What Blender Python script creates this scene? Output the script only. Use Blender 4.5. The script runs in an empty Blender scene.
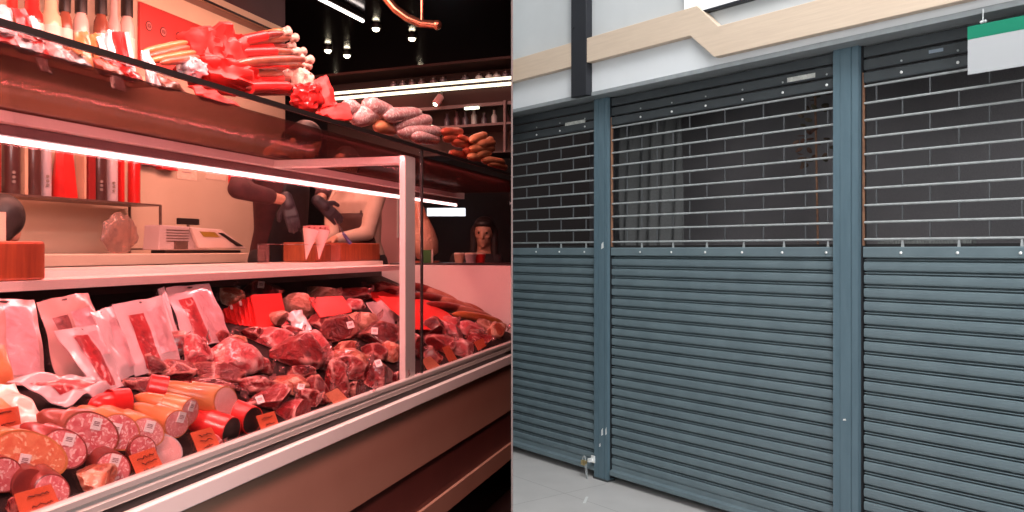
import bpy, bmesh, math, random
from mathutils import Vector, Matrix, noise
V = Vector
sc = bpy.context.scene
COL = sc.collection
# ------------------------------------------------------------------ camera
F_PX, HZ, EYE = 850.0, 250.0, 1.40
cam_d = bpy.data.cameras.new('camera'); cam = bpy.data.objects.new('camera', cam_d); COL.objects.link(cam)
cam.location = (0, 0, EYE); cam.rotation_euler = (math.pi/2, 0, 0)
cam_d.sensor_width = 36; cam_d.lens = 36*F_PX/1024; cam_d.shift_y = (HZ-256)/1024; cam_d.clip_start = 0.02
sc.camera = cam
sc.view_settings.view_transform = 'Standard'; sc.view_settings.look = 'None'
sc.view_settings.gamma = 1; sc.view_settings.use_curve_mapping = False
sc.view_settings.exposure = 0.0

# ------------------------------------------------------------------ frames
LO = V((-0.7076, 2.35, 0)); LD = V((.2852, .9585, 0)); LN = V((-.9585, .2852, 0))
def L(s, t, z): return LO + LD*s + LN*t + V((0, 0, z))       # along the counter, into the counter, height
RO = V((0, 5.83, 0)); RD = V((.6056, -.7958, 0)); RN = V((-.7958, -.6056, 0))
def R(a, b, z): return RO + RD*a + RN*b + V((0, 0, z))       # along the shutter wall, out of the wall, height
def G(x, y, z): return V((x, y, z))
def ray(px, py): return V(((px-512)/F_PX, 1, (HZ-py)/F_PX))
ON = LO.dot(LN)
def at_t(px, py, t):
    r = ray(px, py); return V((0, 0, EYE)) + r*((t+ON)/(r.dot(LN)))
def at_y(px, py, y): return V((0, 0, EYE)) + ray(px, py)*y
def at_z(px, py, z):
    r = ray(px, py); return V((0, 0, EYE)) + r*((z-EYE)/r.z)
DZ0, DSL = .84, .40
def deck(px, py, h=0.0):
    r = ray(px, py)
    y = (DZ0+h-EYE-DSL*ON)/(r.z-DSL*r.dot(LN)); return V((0, 0, EYE)) + r*y
def loc_st(p): q = p-LO; return q.dot(LD), q.dot(LN)
def deck_z(p): return DZ0 + DSL*loc_st(p)[1]
def at_b(px, py, b):
    u = (px-512)/F_PX
    a = (u*(RO.y-.6056*b)+.7958*b)/(.6056+.7958*u)
    y = RO.y-.7958*a-.6056*b
    return a, EYE+(HZ-py)*y/F_PX

# ------------------------------------------------------------------ materials
def new_mat(name):
    m = bpy.data.materials.new(name); m.use_nodes = True
    nt = m.node_tree; nt.nodes.clear()
    return m, nt, nt.nodes.new, nt.links.new
def coords(nt, rnd=True):
    N, K = nt.nodes.new, nt.links.new
    tc = N('ShaderNodeTexCoord')
    if not rnd: return tc.outputs['Object']
    oi = N('ShaderNodeObjectInfo'); mu = N('ShaderNodeMath'); mu.operation = 'MULTIPLY'; mu.inputs[1].default_value = 37
    ad = N('ShaderNodeVectorMath'); ad.operation = 'ADD'
    K(oi.outputs['Random'], mu.inputs[0]); K(tc.outputs['Object'], ad.inputs[0]); K(mu.outputs[0], ad.inputs[1])
    return ad.outputs[0]
def rgba(c): return (c[0], c[1], c[2], 1)
def ramp(nt, stops):
    r = nt.nodes.new('ShaderNodeValToRGB'); el = r.color_ramp.elements
    while len(el) < len(stops): el.new(.5)
    for e, (p, c) in zip(el, stops): e.position = p; e.color = rgba(c)
    return r
def M(name, c, rough=.5, metal=0, c2=None, scale=25, bump=0, bscale=None, coat=0, emit=None, es=0, stretch=None, spec=.5):
    m, nt, N, K = new_mat(name)
    p = N('ShaderNodeBsdfPrincipled'); o = N('ShaderNodeOutputMaterial'); K(p.outputs[0], o.inputs[0])
    v = coords(nt)
    if stretch:
        mp = N('ShaderNodeMapping'); mp.inputs['Scale'].default_value = stretch; K(v, mp.inputs[0]); v = mp.outputs[0]
    nz = N('ShaderNodeTexNoise'); nz.inputs['Scale'].default_value = scale; nz.inputs['Detail'].default_value = 5; K(v, nz.inputs['Vector'])
    c2 = c2 or tuple(x*.86 for x in c)
    r = ramp(nt, [(.35, c), (.7, c2)]); K(nz.outputs[0], r.inputs[0]); K(r.outputs[0], p.inputs['Base Color'])
    p.inputs['Roughness'].default_value = rough; p.inputs['Metallic'].default_value = metal
    p.inputs['Coat Weight'].default_value = coat; p.inputs['Coat Roughness'].default_value = .12
    p.inputs['Specular IOR Level'].default_value = spec
    if emit: p.inputs['Emission Color'].default_value = rgba(emit); p.inputs['Emission Strength'].default_value = es
    if bump:
        b = N('ShaderNodeBump'); b.inputs['Strength'].default_value = bump; b.inputs['Distance'].default_value = .004
        n2 = N('ShaderNodeTexNoise'); n2.inputs['Scale'].default_value = bscale or scale*2; K(v, n2.inputs['Vector'])
        K(n2.outputs[0], b.inputs['Height']); K(b.outputs[0], p.inputs['Normal'])
    return m
def MEAT(name, deep, mid, fat, scale=14, cut=.62, dist=1.6, rough=.3, coat=.6, bump=1.0):
    m, nt, N, K = new_mat(name)
    p = N('ShaderNodeBsdfPrincipled'); o = N('ShaderNodeOutputMaterial'); K(p.outputs[0], o.inputs[0])
    v = coords(nt)
    nz = N('ShaderNodeTexNoise'); nz.inputs['Scale'].default_value = scale; nz.inputs['Detail'].default_value = 4
    nz.inputs['Distortion'].default_value = dist; K(v, nz.inputs['Vector'])
    r = ramp(nt, [(.34, deep), (.5, mid), (cut, mid), (cut+.06, fat)]); K(nz.outputs[0], r.inputs[0])
    ge = N('ShaderNodeNewGeometry'); rp = ramp(nt, [(.515, (0, 0, 0)), (.56, (.85, .85, .85))]); K(ge.outputs['Pointiness'], rp.inputs[0])
    mx = N('ShaderNodeMix'); mx.data_type = 'RGBA'; K(rp.outputs[0], mx.inputs[0]); K(r.outputs[0], mx.inputs[6]); mx.inputs[7].default_value = rgba(fat)
    K(mx.outputs[2], p.inputs['Base Color'])
    p.inputs['Roughness'].default_value = rough; p.inputs['Coat Weight'].default_value = coat*.7; p.inputs['Coat Roughness'].default_value = .06; p.inputs['Specular IOR Level'].default_value = .35
    b = N('ShaderNodeBump'); b.inputs['Strength'].default_value = bump; b.inputs['Distance'].default_value = .012
    n2 = N('ShaderNodeTexNoise'); n2.inputs['Scale'].default_value = 32; n2.inputs['Distortion'].default_value = 2; K(v, n2.inputs['Vector'])
    K(n2.outputs[0], b.inputs['Height']); K(b.outputs[0], p.inputs['Normal'])
    return m
def SALAMI(name, meatc, meat2, fat, scale=110, thr=.28):
    m, nt, N, K = new_mat(name)
    p = N('ShaderNodeBsdfPrincipled'); o = N('ShaderNodeOutputMaterial'); K(p.outputs[0], o.inputs[0])
    v = coords(nt)
    nz = N('ShaderNodeTexNoise'); nz.inputs['Scale'].default_value = 30; K(v, nz.inputs['Vector'])
    vm = N('ShaderNodeMix'); vm.data_type = 'RGBA'; vm.inputs[0].default_value = .06
    K(v, vm.inputs[6]); K(nz.outputs['Color'], vm.inputs[7])
    vo = N('ShaderNodeTexVoronoi'); vo.inputs['Scale'].default_value = scale; K(vm.outputs[2], vo.inputs['Vector'])
    n3 = N('ShaderNodeTexNoise'); n3.inputs['Scale'].default_value = 60; n3.inputs['Detail'].default_value = 3; K(v, n3.inputs['Vector'])
    r1 = ramp(nt, [(.4, meatc), (.62, meat2)]); K(n3.outputs[0], r1.inputs[0])
    r2 = ramp(nt, [(thr, (1, 1, 1)), (thr+.1, (0, 0, 0))]); K(vo.outputs['Distance'], r2.inputs[0])
    mx = N('ShaderNodeMix'); mx.data_type = 'RGBA'; K(r2.outputs[0], mx.inputs[0]); K(r1.outputs[0], mx.inputs[6]); mx.inputs[7].default_value = rgba(fat)
    K(mx.outputs[2], p.inputs['Base Color']); p.inputs['Roughness'].default_value = .38; p.inputs['Coat Weight'].default_value = .3
    return m
def GLASS(name, tint, ior=1.45, boost=1.0, body=None, bodyfac=0, rough=.01):
    m, nt, N, K = new_mat(name)
    o = N('ShaderNodeOutputMaterial'); tr = N('ShaderNodeBsdfTransparent'); tr.inputs[0].default_value = rgba(tint)
    gl = N('ShaderNodeBsdfGlossy'); gl.inputs['Roughness'].default_value = rough
    fr = N('ShaderNodeFresnel'); fr.inputs[0].default_value = ior
    ml = N('ShaderNodeMath'); ml.operation = 'MULTIPLY'; ml.inputs[1].default_value = boost; K(fr.outputs[0], ml.inputs[0])
    base = tr.outputs[0]
    if body:
        df = N('ShaderNodeBsdfDiffuse'); df.inputs[0].default_value = rgba(body)
        nz = N('ShaderNodeTexNoise'); nz.inputs['Scale'].default_value = 3; K(coords(nt), nz.inputs['Vector'])
        rr = ramp(nt, [(.3, tuple([bodyfac*.9]*3)), (.7, tuple([min(1, bodyfac*1.1)]*3))]); K(nz.outputs[0], rr.inputs[0])
        mb = N('ShaderNodeMixShader'); K(rr.outputs[0], mb.inputs[0]); K(tr.outputs[0], mb.inputs[1]); K(df.outputs[0], mb.inputs[2]); base = mb.outputs[0]
    mx = N('ShaderNodeMixShader'); K(ml.outputs[0], mx.inputs[0]); K(base, mx.inputs[1]); K(gl.outputs[0], mx.inputs[2]); K(mx.outputs[0], o.inputs[0])
    return m
def EMIT(name, c, s):
    m, nt, N, K = new_mat(name)
    o = N('ShaderNodeOutputMaterial'); e = N('ShaderNodeEmission'); e.inputs[1].default_value = s
    nz = N('ShaderNodeTexNoise'); nz.inputs['Scale'].default_value = 2; K(coords(nt), nz.inputs['Vector'])
    r = ramp(nt, [(.3, c), (.8, tuple(x*.94 for x in c))]); K(nz.outputs[0], r.inputs[0]); K(r.outputs[0], e.inputs[0])
    K(e.outputs[0], o.inputs[0]); return m
def WOOD(name, c1, c2, scale=6, stretch=(1, 1, 12), rough=.5):
    m = M(name, c1, rough, 0, c2, scale, bump=.15, stretch=stretch); return m

# ------------------------------------------------------------------ mesh builder (world coordinates)
class MB:
    def __init__(self): self.v = []; self.f = []
    def add(self, vs, fs):
        k = len(self.v); self.v += [V(p) for p in vs]; self.f += [tuple(i+k for i in q) for q in fs]; return self
    def box(self, F, x0, x1, y0, y1, z0, z1):
        vs = [F(x, y, z) for z in (z0, z1) for y in (y0, y1) for x in (x0, x1)]
        return self.add(vs, [(0, 2, 3, 1), (4, 5, 7, 6), (0, 1, 5, 4), (2, 6, 7, 3), (0, 4, 6, 2), (1, 3, 7, 5)])
    def prism(self, F, poly, y0, y1):                      # poly in (x, z), extruded along y
        n = len(poly)
        vs = [F(x, y0, z) for x, z in poly]+[F(x, y1, z) for x, z in poly]
        return self.add(vs, [tuple(range(n)), tuple(range(2*n-1, n-1, -1))]+[(i, i+n, (i+1) % n+n, (i+1) % n) for i in range(n)])
    def extr(self, F, prof, x0, x1, closed=True):          # prof in (y, z), extruded along x
        n = len(prof)
        vs = [F(x0, y, z) for y, z in prof]+[F(x1, y, z) for y, z in prof]
        fs = [(i, (i+1) % n, (i+1) % n+n, i+n) for i in range(n if closed else n-1)]
        if closed: fs += [tuple(range(n-1, -1, -1)), tuple(range(n, 2*n))]
        return self.add(vs, fs)
    def tube(self, pts, rad, n=12, caps=True, sq=1.0):
        pts = [V(p) for p in pts]
        if not hasattr(rad, '__len__'): rad = [rad]*len(pts)
        vs = []; up = None
        for i, p in enumerate(pts):
            d = (pts[min(i+1, len(pts)-1)]-pts[max(i-1, 0)])
            if d.length < 1e-9: d = V((0, 0, 1))
            d.normalize()
            if up is None:
                up = d.orthogonal().normalized() if abs(d.z) > .95 else (V((0, 0, 1))-d*d.z).normalized()
            up = (up-d*up.dot(d)).normalized(); sd = d.cross(up)
            for k in range(n):
                a = 2*math.pi*k/n; vs.append(p+up*(math.cos(a)*rad[i]*sq)+sd*(math.sin(a)*rad[i]))
        fs = []
        for i in range(len(pts)-1):
            for k in range(n):
                a, b = i*n+k, i*n+(k+1) % n; fs.append((a, b, b+n, a+n))
        if caps: fs += [tuple(range(n-1, -1, -1)), tuple(range((len(pts)-1)*n, len(pts)*n))]
        return self.add(vs, fs)
    def lathe(self, p, axis, prof, n=20, sq=1.0):          # prof: (distance along axis, radius)
        a = V(axis).normalized(); return self.tube([V(p)+a*d for d, r in prof], [max(r, 1e-4) for d, r in prof], n, sq=sq)
    def ball(self, p, r, n=14, rot=None):
        if not hasattr(r, '__len__'): r = (r, r, r)
        p = V(p); vs = []; m = n//2+1
        for i in range(m+1):
            th = math.pi*i/m
            for k in range(n):
                ph = 2*math.pi*k/n; q = V((math.sin(th)*math.cos(ph)*r[0], math.sin(th)*math.sin(ph)*r[1], math.cos(th)*r[2]))
                vs.append(p+(rot @ q if rot else q))
        fs = [(i*n+k, (i+1)*n+k, (i+1)*n+(k+1) % n, i*n+(k+1) % n) for i in range(m) for k in range(n)]
        return self.add(vs, fs)
    def limb(self, p0, p1, r0, r1, n=12):
        p0, p1 = V(p0), V(p1); d = p1-p0; ln = max(d.length, 1e-6); d /= ln
        pr = []
        for a in (1.0, .8, .5, .2): pr.append((p0-d*r0*a*.98, r0*math.sqrt(max(1-a*a*.96, .001))))
        pr += [(p0, r0), (p0.lerp(p1, .5), (r0+r1)/2), (p1, r1)]
        for a in (.2, .5, .8, 1.0): pr.append((p1+d*r1*a*.98, r1*math.sqrt(max(1-a*a*.96, .001))))
        return self.tube([q for q, r in pr], [r for q, r in pr], n)
    def grid(self, fn, nu, nv, closed=False):
        vs = [fn(i/nu, j/nv) for j in range(nv+1) for i in range(nu+1)]
        return self.add(vs, [(j*(nu+1)+i, j*(nu+1)+i+1, (j+1)*(nu+1)+i+1, (j+1)*(nu+1)+i) for j in range(nv) for i in range(nu)])
    def quadslab(self, c, th, nu=1, nv=1, puff=0, edge=.12, wob=0, seed=0):   # c: four corners TL TR BR BL, thickened along the normal
        c = [V(p) for p in c]
        nr = (c[1]-c[0]).cross(c[3]-c[0]).normalized()
        def pt(u, v, side):
            p = (c[0]*(1-u)+c[1]*u)*(1-v)+(c[3]*(1-u)+c[2]*u)*v
            k = min(u, 1-u, v, 1-v)/edge
            pf = puff*min(1, k)**.6*math.sin(min(1, k)*math.pi/2)
            w = wob*noise.noise(V((u*3+seed*7.3, v*3, seed))) if wob else 0
            return p+nr*(side*(th/2+pf*(.7 if side < 0 else 1))+w)
        self.grid(lambda u, v: pt(u, v, 1), nu, nv); k0 = len(self.v)
        k = len(self.f); self.grid(lambda u, v: pt(u, v, -1), nu, nv)
        self.f[k:] = [tuple(reversed(q)) for q in self.f[k:]]
        n = (nu+1)*(nv+1); b0 = k0-n
        ring = [i for i in range(nu+1)]+[(j*(nu+1)+nu) for j in range(1, nv+1)]+[nv*(nu+1)+i for i in range(nu-1, -1, -1)]+[j*(nu+1) for j in range(nv-1, 0, -1)]
        for i in range(len(ring)):
            a, b = ring[i], ring[(i+1) % len(ring)]; self.f.append((b0+a, k0+a, k0+b, b0+b))
        return self
    def clipx(self, x=-.004):                              # keep only what lies on the shop's side of the divider
        bm = bmesh.new(); vs = [bm.verts.new(p) for p in self.v]
        for q in self.f:
            try: bm.faces.new([vs[i] for i in q])
            except ValueError: pass
        g = list(bm.verts)+list(bm.edges)+list(bm.faces)
        r = bmesh.ops.bisect_plane(bm, geom=g, plane_co=(x, 0, 0), plane_no=(1, 0, 0), clear_outer=True)
        ed = [e for e in bm.edges if e.is_boundary]
        if ed: bmesh.ops.holes_fill(bm, edges=ed)
        bm.verts.index_update(); self.v = [v.co.copy() for v in bm.verts]; self.f = [tuple(v.index for v in f.verts) for f in bm.faces]; bm.free(); return self

def link_mesh(name, mb, mat, base, parent=None, smooth=None, bevel=0, fixn=True):
    me = bpy.data.meshes.new(name); inv = base.inverted()
    me.from_pydata([inv @ p for p in mb.v], [], mb.f)
    if fixn:
        bm = bmesh.new(); bm.from_mesh(me); bmesh.ops.recalc_face_normals(bm, faces=bm.faces); bm.to_mesh(me); bm.free()
    me.materials.append(mat)
    if smooth:
        me.shade_smooth(); me.set_sharp_from_angle(angle=math.radians(smooth))
    me.update()
    o = bpy.data.objects.new(name, me); COL.objects.link(o)
    if parent: o.parent = parent
    else: o.matrix_world = base
    if bevel:
        b = o.modifiers.new('bevel', 'BEVEL'); b.width = bevel; b.segments = 2; b.limit_method = 'ANGLE'
    return o
class Thing:                                              # an Empty at the thing's base that parents its parts
    def __init__(self, name, label, cat, loc, rz=0, group=None):
        o = bpy.data.objects.new(name, None); COL.objects.link(o); o.empty_display_size = .05
        o.matrix_world = Matrix.Translation(loc) @ Matrix.Rotation(rz, 4, 'Z')
        o['label'] = label; o['category'] = cat
        if group: o['group'] = group
        self.o = o; self.base = o.matrix_world.copy()
    def part(self, name, mb, mat, parent=None, label=None, **k):
        o = link_mesh(name, mb, mat, self.base, parent or self.o, **k)
        if label: o['label'] = label
        return o
def single(name, label, cat, mb, mat, loc=None, group=None, rz=0, **k):
    if loc is None:
        xs = [p.x for p in mb.v]; ys = [p.y for p in mb.v]; loc = V(((min(xs)+max(xs))/2, (min(ys)+max(ys))/2, min(p.z for p in mb.v)))
    o = link_mesh(name, mb, mat, Matrix.Translation(loc) @ Matrix.Rotation(rz, 4, 'Z'), **k)
    o['label'] = label; o['category'] = cat
    if group: o['group'] = group
    return o
def struct(name, mb, mat, label=None, **k):
    o = link_mesh(name, mb, mat, Matrix.Identity(4), **k); o['kind'] = 'structure'
    if label: o['label'] = label
    return o
LRZ = math.atan2(LD.y, LD.x); RRZ = math.atan2(RD.y, RD.x)
ORD = ['first', 'second', 'third', 'fourth', 'fifth', 'sixth', 'seventh', 'eighth', 'ninth', 'tenth', 'eleventh', 'twelfth', 'thirteenth', 'fourteenth', 'fifteenth', 'sixteenth']
# ================================================================== RIGHT: the shuttered shop front
m_shut = M('shutter paint', (.132, .178, .196), .42, 0, (.110, .150, .168), 9, bump=.06, bscale=60)
m_post = M('post paint', (.095, .150, .182), .4, 0, (.080, .130, .160), 6, stretch=(6, 6, 1))
m_steel = M('galvanised steel', (.46, .48, .48), .4, .3, (.36, .38, .38), 40)
m_linkm = M('dull link steel', (.11, .115, .12), .5, .3)
m_screw = M('bright screw', (.85, .85, .83), .35, .3)
m_fascia = M('white fascia tone', (.70, .71, .72), .6, 0, (.67, .68, .695), 4)
m_upper = M('light grey wall tone', (.55, .565, .57), .7, 0, (.50, .515, .52), 3, bump=.05)  # upper wall toned greyer than the fascia below it
m_lip = M('grey metal lip', (.34, .36, .37), .45, .3)
m_band = WOOD('pale wood veneer', (.62, .485, .37), (.57, .44, .335), 5, (1, 1, 14), .5)
m_blackm = M('black painted steel', (.012, .013, .018), .45)
m_dark = M('dark rubber', (.01, .01, .012), .6)
m_hdr = M('shaded header grey', (.045, .052, .056), .4, 0, (.038, .043, .047), 12)  # darker grey holds the fascia's shade on the header slats
m_stick = M('silver sticker', (.62, .62, .57), .4, 0, (.40, .40, .37), 60)
m_brown = M('rusty channel edge', (.30, .15, .085), .6, 0, (.17, .08, .05), 30)
m_green = M('green sign print', (.0, .19, .105), .4, 0, (.0, .17, .095), 3)
m_white = M('white sign board', (.40, .405, .415), .45, 0, (.38, .385, .395), 3)
m_brass = M('brass lock', (.55, .42, .2), .35, .8, (.3, .22, .1), 40)

# floor tiles
def tile_mat():
    m, nt, N, K = new_mat('pale floor tiles')
    p = N('ShaderNodeBsdfPrincipled'); o = N('ShaderNodeOutputMaterial'); K(p.outputs[0], o.inputs[0])
    v = coords(nt, False)
    br = N('ShaderNodeTexBrick'); br.offset = 0; br.inputs['Scale'].default_value = 1; br.inputs['Mortar Size'].default_value = .0022
    br.inputs['Brick Width'].default_value = .8; br.inputs['Row Height'].default_value = .6; br.inputs['Mortar Smooth'].default_value = .1
    br.inputs['Color1'].default_value = (.53, .505, .49, 1); br.inputs['Color2'].default_value = (.51, .49, .475, 1); br.inputs['Mortar'].default_value = (.30, .28, .27, 1)
    mp = N('ShaderNodeMapping'); mp.inputs['Location'].default_value = (-.93, .327, 0); K(v, mp.inputs[0]); K(mp.outputs[0], br.inputs['Vector'])
    nz = N('ShaderNodeTexNoise'); nz.inputs['Scale'].default_value = 5; nz.inputs['Detail'].default_value = 6; K(v, nz.inputs['Vector'])
    r = ramp(nt, [(.3, (.9, .9, .9)), (.7, (1, 1, 1))]); K(nz.outputs[0], r.inputs[0])
    mx = N('ShaderNodeMix'); mx.data_type = 'RGBA'; mx.blend_type = 'MULTIPLY'; mx.inputs[0].default_value = 1
    K(br.outputs[0], mx.inputs[6]); K(r.outputs[0], mx.inputs[7]); K(mx.outputs[2], p.inputs['Base Color'])
    p.inputs['Roughness'].default_value = .35; return m
fm = MB().box(R, -1.2, 6.5, -1.6, 6.5, -.05, 0)
# the tiled floor: only on the shutter side of the divider
bm = bmesh.new(); vs = [bm.verts.new(p) for p in fm.v]; [bm.faces.new([vs[i] for i in q]) for q in fm.f]
bmesh.ops.bisect_plane(bm, geom=list(bm.verts)+list(bm.edges)+list(bm.faces), plane_co=(.004, 0, 0), plane_no=(-1, 0, 0), clear_outer=True)
bm.verts.index_update(); fm.v = [v.co.copy() for v in bm.verts]; fm.f = [tuple(v.index for v in f.verts) for f in bm.faces]; bm.free()
fl = link_mesh('floor', fm, tile_mat(), Matrix.Translation(RO) @ Matrix.Rotation(RRZ, 4, 'Z')); fl['kind'] = 'structure'; fl['label'] = 'pale grey tiled floor in front of the shutters'

# added divider keeping each side's light apart; black so the glass mirrors no haze
m_div = M('divider sheet', (.008, .007, .007), .9, 0, (.006, .005, .005), 3, spec=.05)
struct('trim_9', MB().box(G, -.0009, .0009, .893, .9, 0, 3.6), M('divider edge', (.14, .13, .125), .6, spec=.1))
struct('light_divider', MB().box(G, -.0009, .0, .9, 12, 0, 3.6), m_div, 'thin added partition blocking light between the meat shop and shutters, black on the shop side')
struct('light_divider_lining', MB().box(G, .0001, .0009, .9, 12, 0, 3.6), m_upper, 'pale grey lining of the added partition on the shutter side')
struct('rear_light_block', MB().box(G, -.03, .03, -4, -.3, 0, 3.6), m_div)  # added unseen light blocker, carries the divider on behind the camera

# fascia and upper wall
AE = 5.6
A0 = .004
mid = [(A0, 2.627), (1.605, 2.627), (1.757, 2.487), (AE, 2.487)]
def clipR(mb):
    bm = bmesh.new(); vs = [bm.verts.new(p) for p in mb.v]; [bm.faces.new([vs[i] for i in q]) for q in mb.f]
    bmesh.ops.bisect_plane(bm, geom=list(bm.verts)+list(bm.edges)+list(bm.faces), plane_co=(.003, 0, 0), plane_no=(-1, 0, 0), clear_outer=True)
    ed = [e for e in bm.edges if e.is_boundary]
    if ed: bmesh.ops.holes_fill(bm, edges=ed)
    bm.verts.index_update(); mb.v = [v.co.copy() for v in bm.verts]; mb.f = [tuple(v.index for v in f.verts) for f in bm.faces]; bm.free(); return mb
FB = .06                                                  # the fascia's face stands this far out
struct('wall_front', clipR(MB().prism(R, [(A0-.3, 2.345), (AE, 2.345), (AE, 2.487), (1.757, 2.487), (1.605, 2.627), (A0-.3, 2.627)], -.35, FB)), m_fascia, 'white fascia above the roller shutters')
struct('wall_upper', clipR(MB().prism(R, [(A0-.3, 2.627), (1.605, 2.627), (1.757, 2.487), (AE, 2.487), (AE, 3.8), (A0-.3, 3.8)], -.35, FB-.004)), m_upper, 'light grey wall above the wood band')
struct('trim_1', clipR(MB().box(R, A0-.3, AE, -.07, FB+.006, 2.322, 2.347)), m_lip, 'grey metal lip under the white fascia', bevel=.003)
# zigzag wood band, in front of the fascia
BB = FB+.045
def bp(px, py): return at_b(px, py, BB)
z_lo = bp(512, 82)[1]; z_hi = bp(512, 60)[1]; z_lo2 = bp(714, 57)[1]; z_hi2 = bp(718, 26)[1]
a1, a2, a3, a4 = bp(690, 35)[0], bp(714, 57)[0], bp(697, 5)[0], bp(718, 26)[0]
pa_l, pa_r = at_b(571, 0, FB+.05)[0], at_b(586, 0, FB+.05)[0]
struct('trim_2', clipR(MB().box(R, A0-.3, pa_l, FB, BB, z_lo, z_hi)), m_band, 'short length of pale wood band left of the black post', bevel=.003)
struct('trim_3', MB().prism(R, [(pa_r, z_lo), (a1, z_lo), (a2, z_lo2), (AE, z_lo2), (AE, z_hi2), (a4, z_hi2), (a3, z_hi), (pa_r, z_hi)], FB, BB), m_band, 'pale wood band with a zigzag step across the fascia', bevel=.003)
hp = Thing('hanging_post', 'black square steel post running down the fascia between the wood bands', 'post', R((pa_l+pa_r)/2, FB+.025, 2.34), RRZ)
zb = at_b(580, 96, FB+.05)[1]
hp.part('post', MB().box(R, pa_l, pa_r, FB, FB+.05, zb, 3.8), m_blackm, bevel=.003)
hp.part('bolt', MB().lathe(R(pa_l+.025, FB+.05, at_b(577, 27, FB+.05)[1]), RN, [(0, .008), (.004, .008), (.006, .005)], 10), m_dark)
# white lit box high on the wall
sa, _ = at_b(684, 4, FB+.03); sz = at_b(706, 9.5, FB+.03)[1]
lb = Thing('light_box', 'blank white light box on the grey wall above the zigzag wood band', 'sign', R(sa, FB+.02, sz), RRZ)
lb.part('panel', MB().box(R, sa, 3.6, FB+.004, FB+.03, sz, 3.6), EMIT('lit white panel', (1, 1, 1), 1.15))
lb.part('frame', MB().box(R, sa, 3.6, FB-.004, FB+.032, sz-.012, sz), m_blackm)

# guide posts
PB = -.03
def guide_post(pxl, pxr, label, chips, grooves):
    al, ar = at_b(pxl, 250, PB)[0], at_b(pxr, 250, -.052)[0]
    t = Thing('guide_post', label, 'post', R((al+ar)/2, -.03, 0), RRZ)
    w = ar-al
    prof = [(al, -.085), (al, PB), ]
    for g0, g1 in grooves:
        prof += [(al+w*g0, PB), (al+w*g0+.002, PB-.007), (al+w*g1-.002, PB-.007), (al+w*g1, PB)]
    prof += [(ar, PB), (ar, -.085)]
    vs = [R(x, y, z) for z in (0, 2.325) for x, y in prof]; n = len(prof)
    mb = MB().add(vs, [(i, (i+1) % n, (i+1) % n+n, i+n) for i in range(n)]+[tuple(range(n-1, -1, -1)), tuple(range(n, 2*n))])
    t.part('post', mb, m_post)
    t.part('channel_edge', MB().box(R, ar+.0085, ar+.0105, -.068, -.050, 1.42, 2.2), m_brown, label='thin rusty edge of the guide channel')
    t.part('channel', MB().box(R, ar, ar+.007, -.085, -.052, .02, 2.325), m_dark)
    t.part('foot_plate', MB().box(R, al-.004, ar+.004, -.09, PB+.005, 0, .012), m_hdr)
    for x, z, cw, ch in chips:
        cb = MB().prism(R, [(al+w*x, z), (al+w*x+cw, z+ch*.2), (al+w*x+cw*.8, z+ch), (al+w*x+cw*.1, z+ch*.7)], PB, PB+.0012)
        t.part('paint_chip', cb, m_screw, label='white paint chip')
    return al, ar
p1 = guide_post(594, 610, 'narrow slate blue guide post with a padlock at its foot', [(.55, 1.405, .022, .045), (.55, .27, .016, .05), (.85, .28, .012, .05), (.4, .2, .012, .025)], [(.30, .34), (.72, .80)])
p2 = guide_post(833, 861, 'wide slate blue guide post between the middle and end shutters', [(.4, .62, .016, .010)], [(.27, .29), (.70, .74)])

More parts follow.
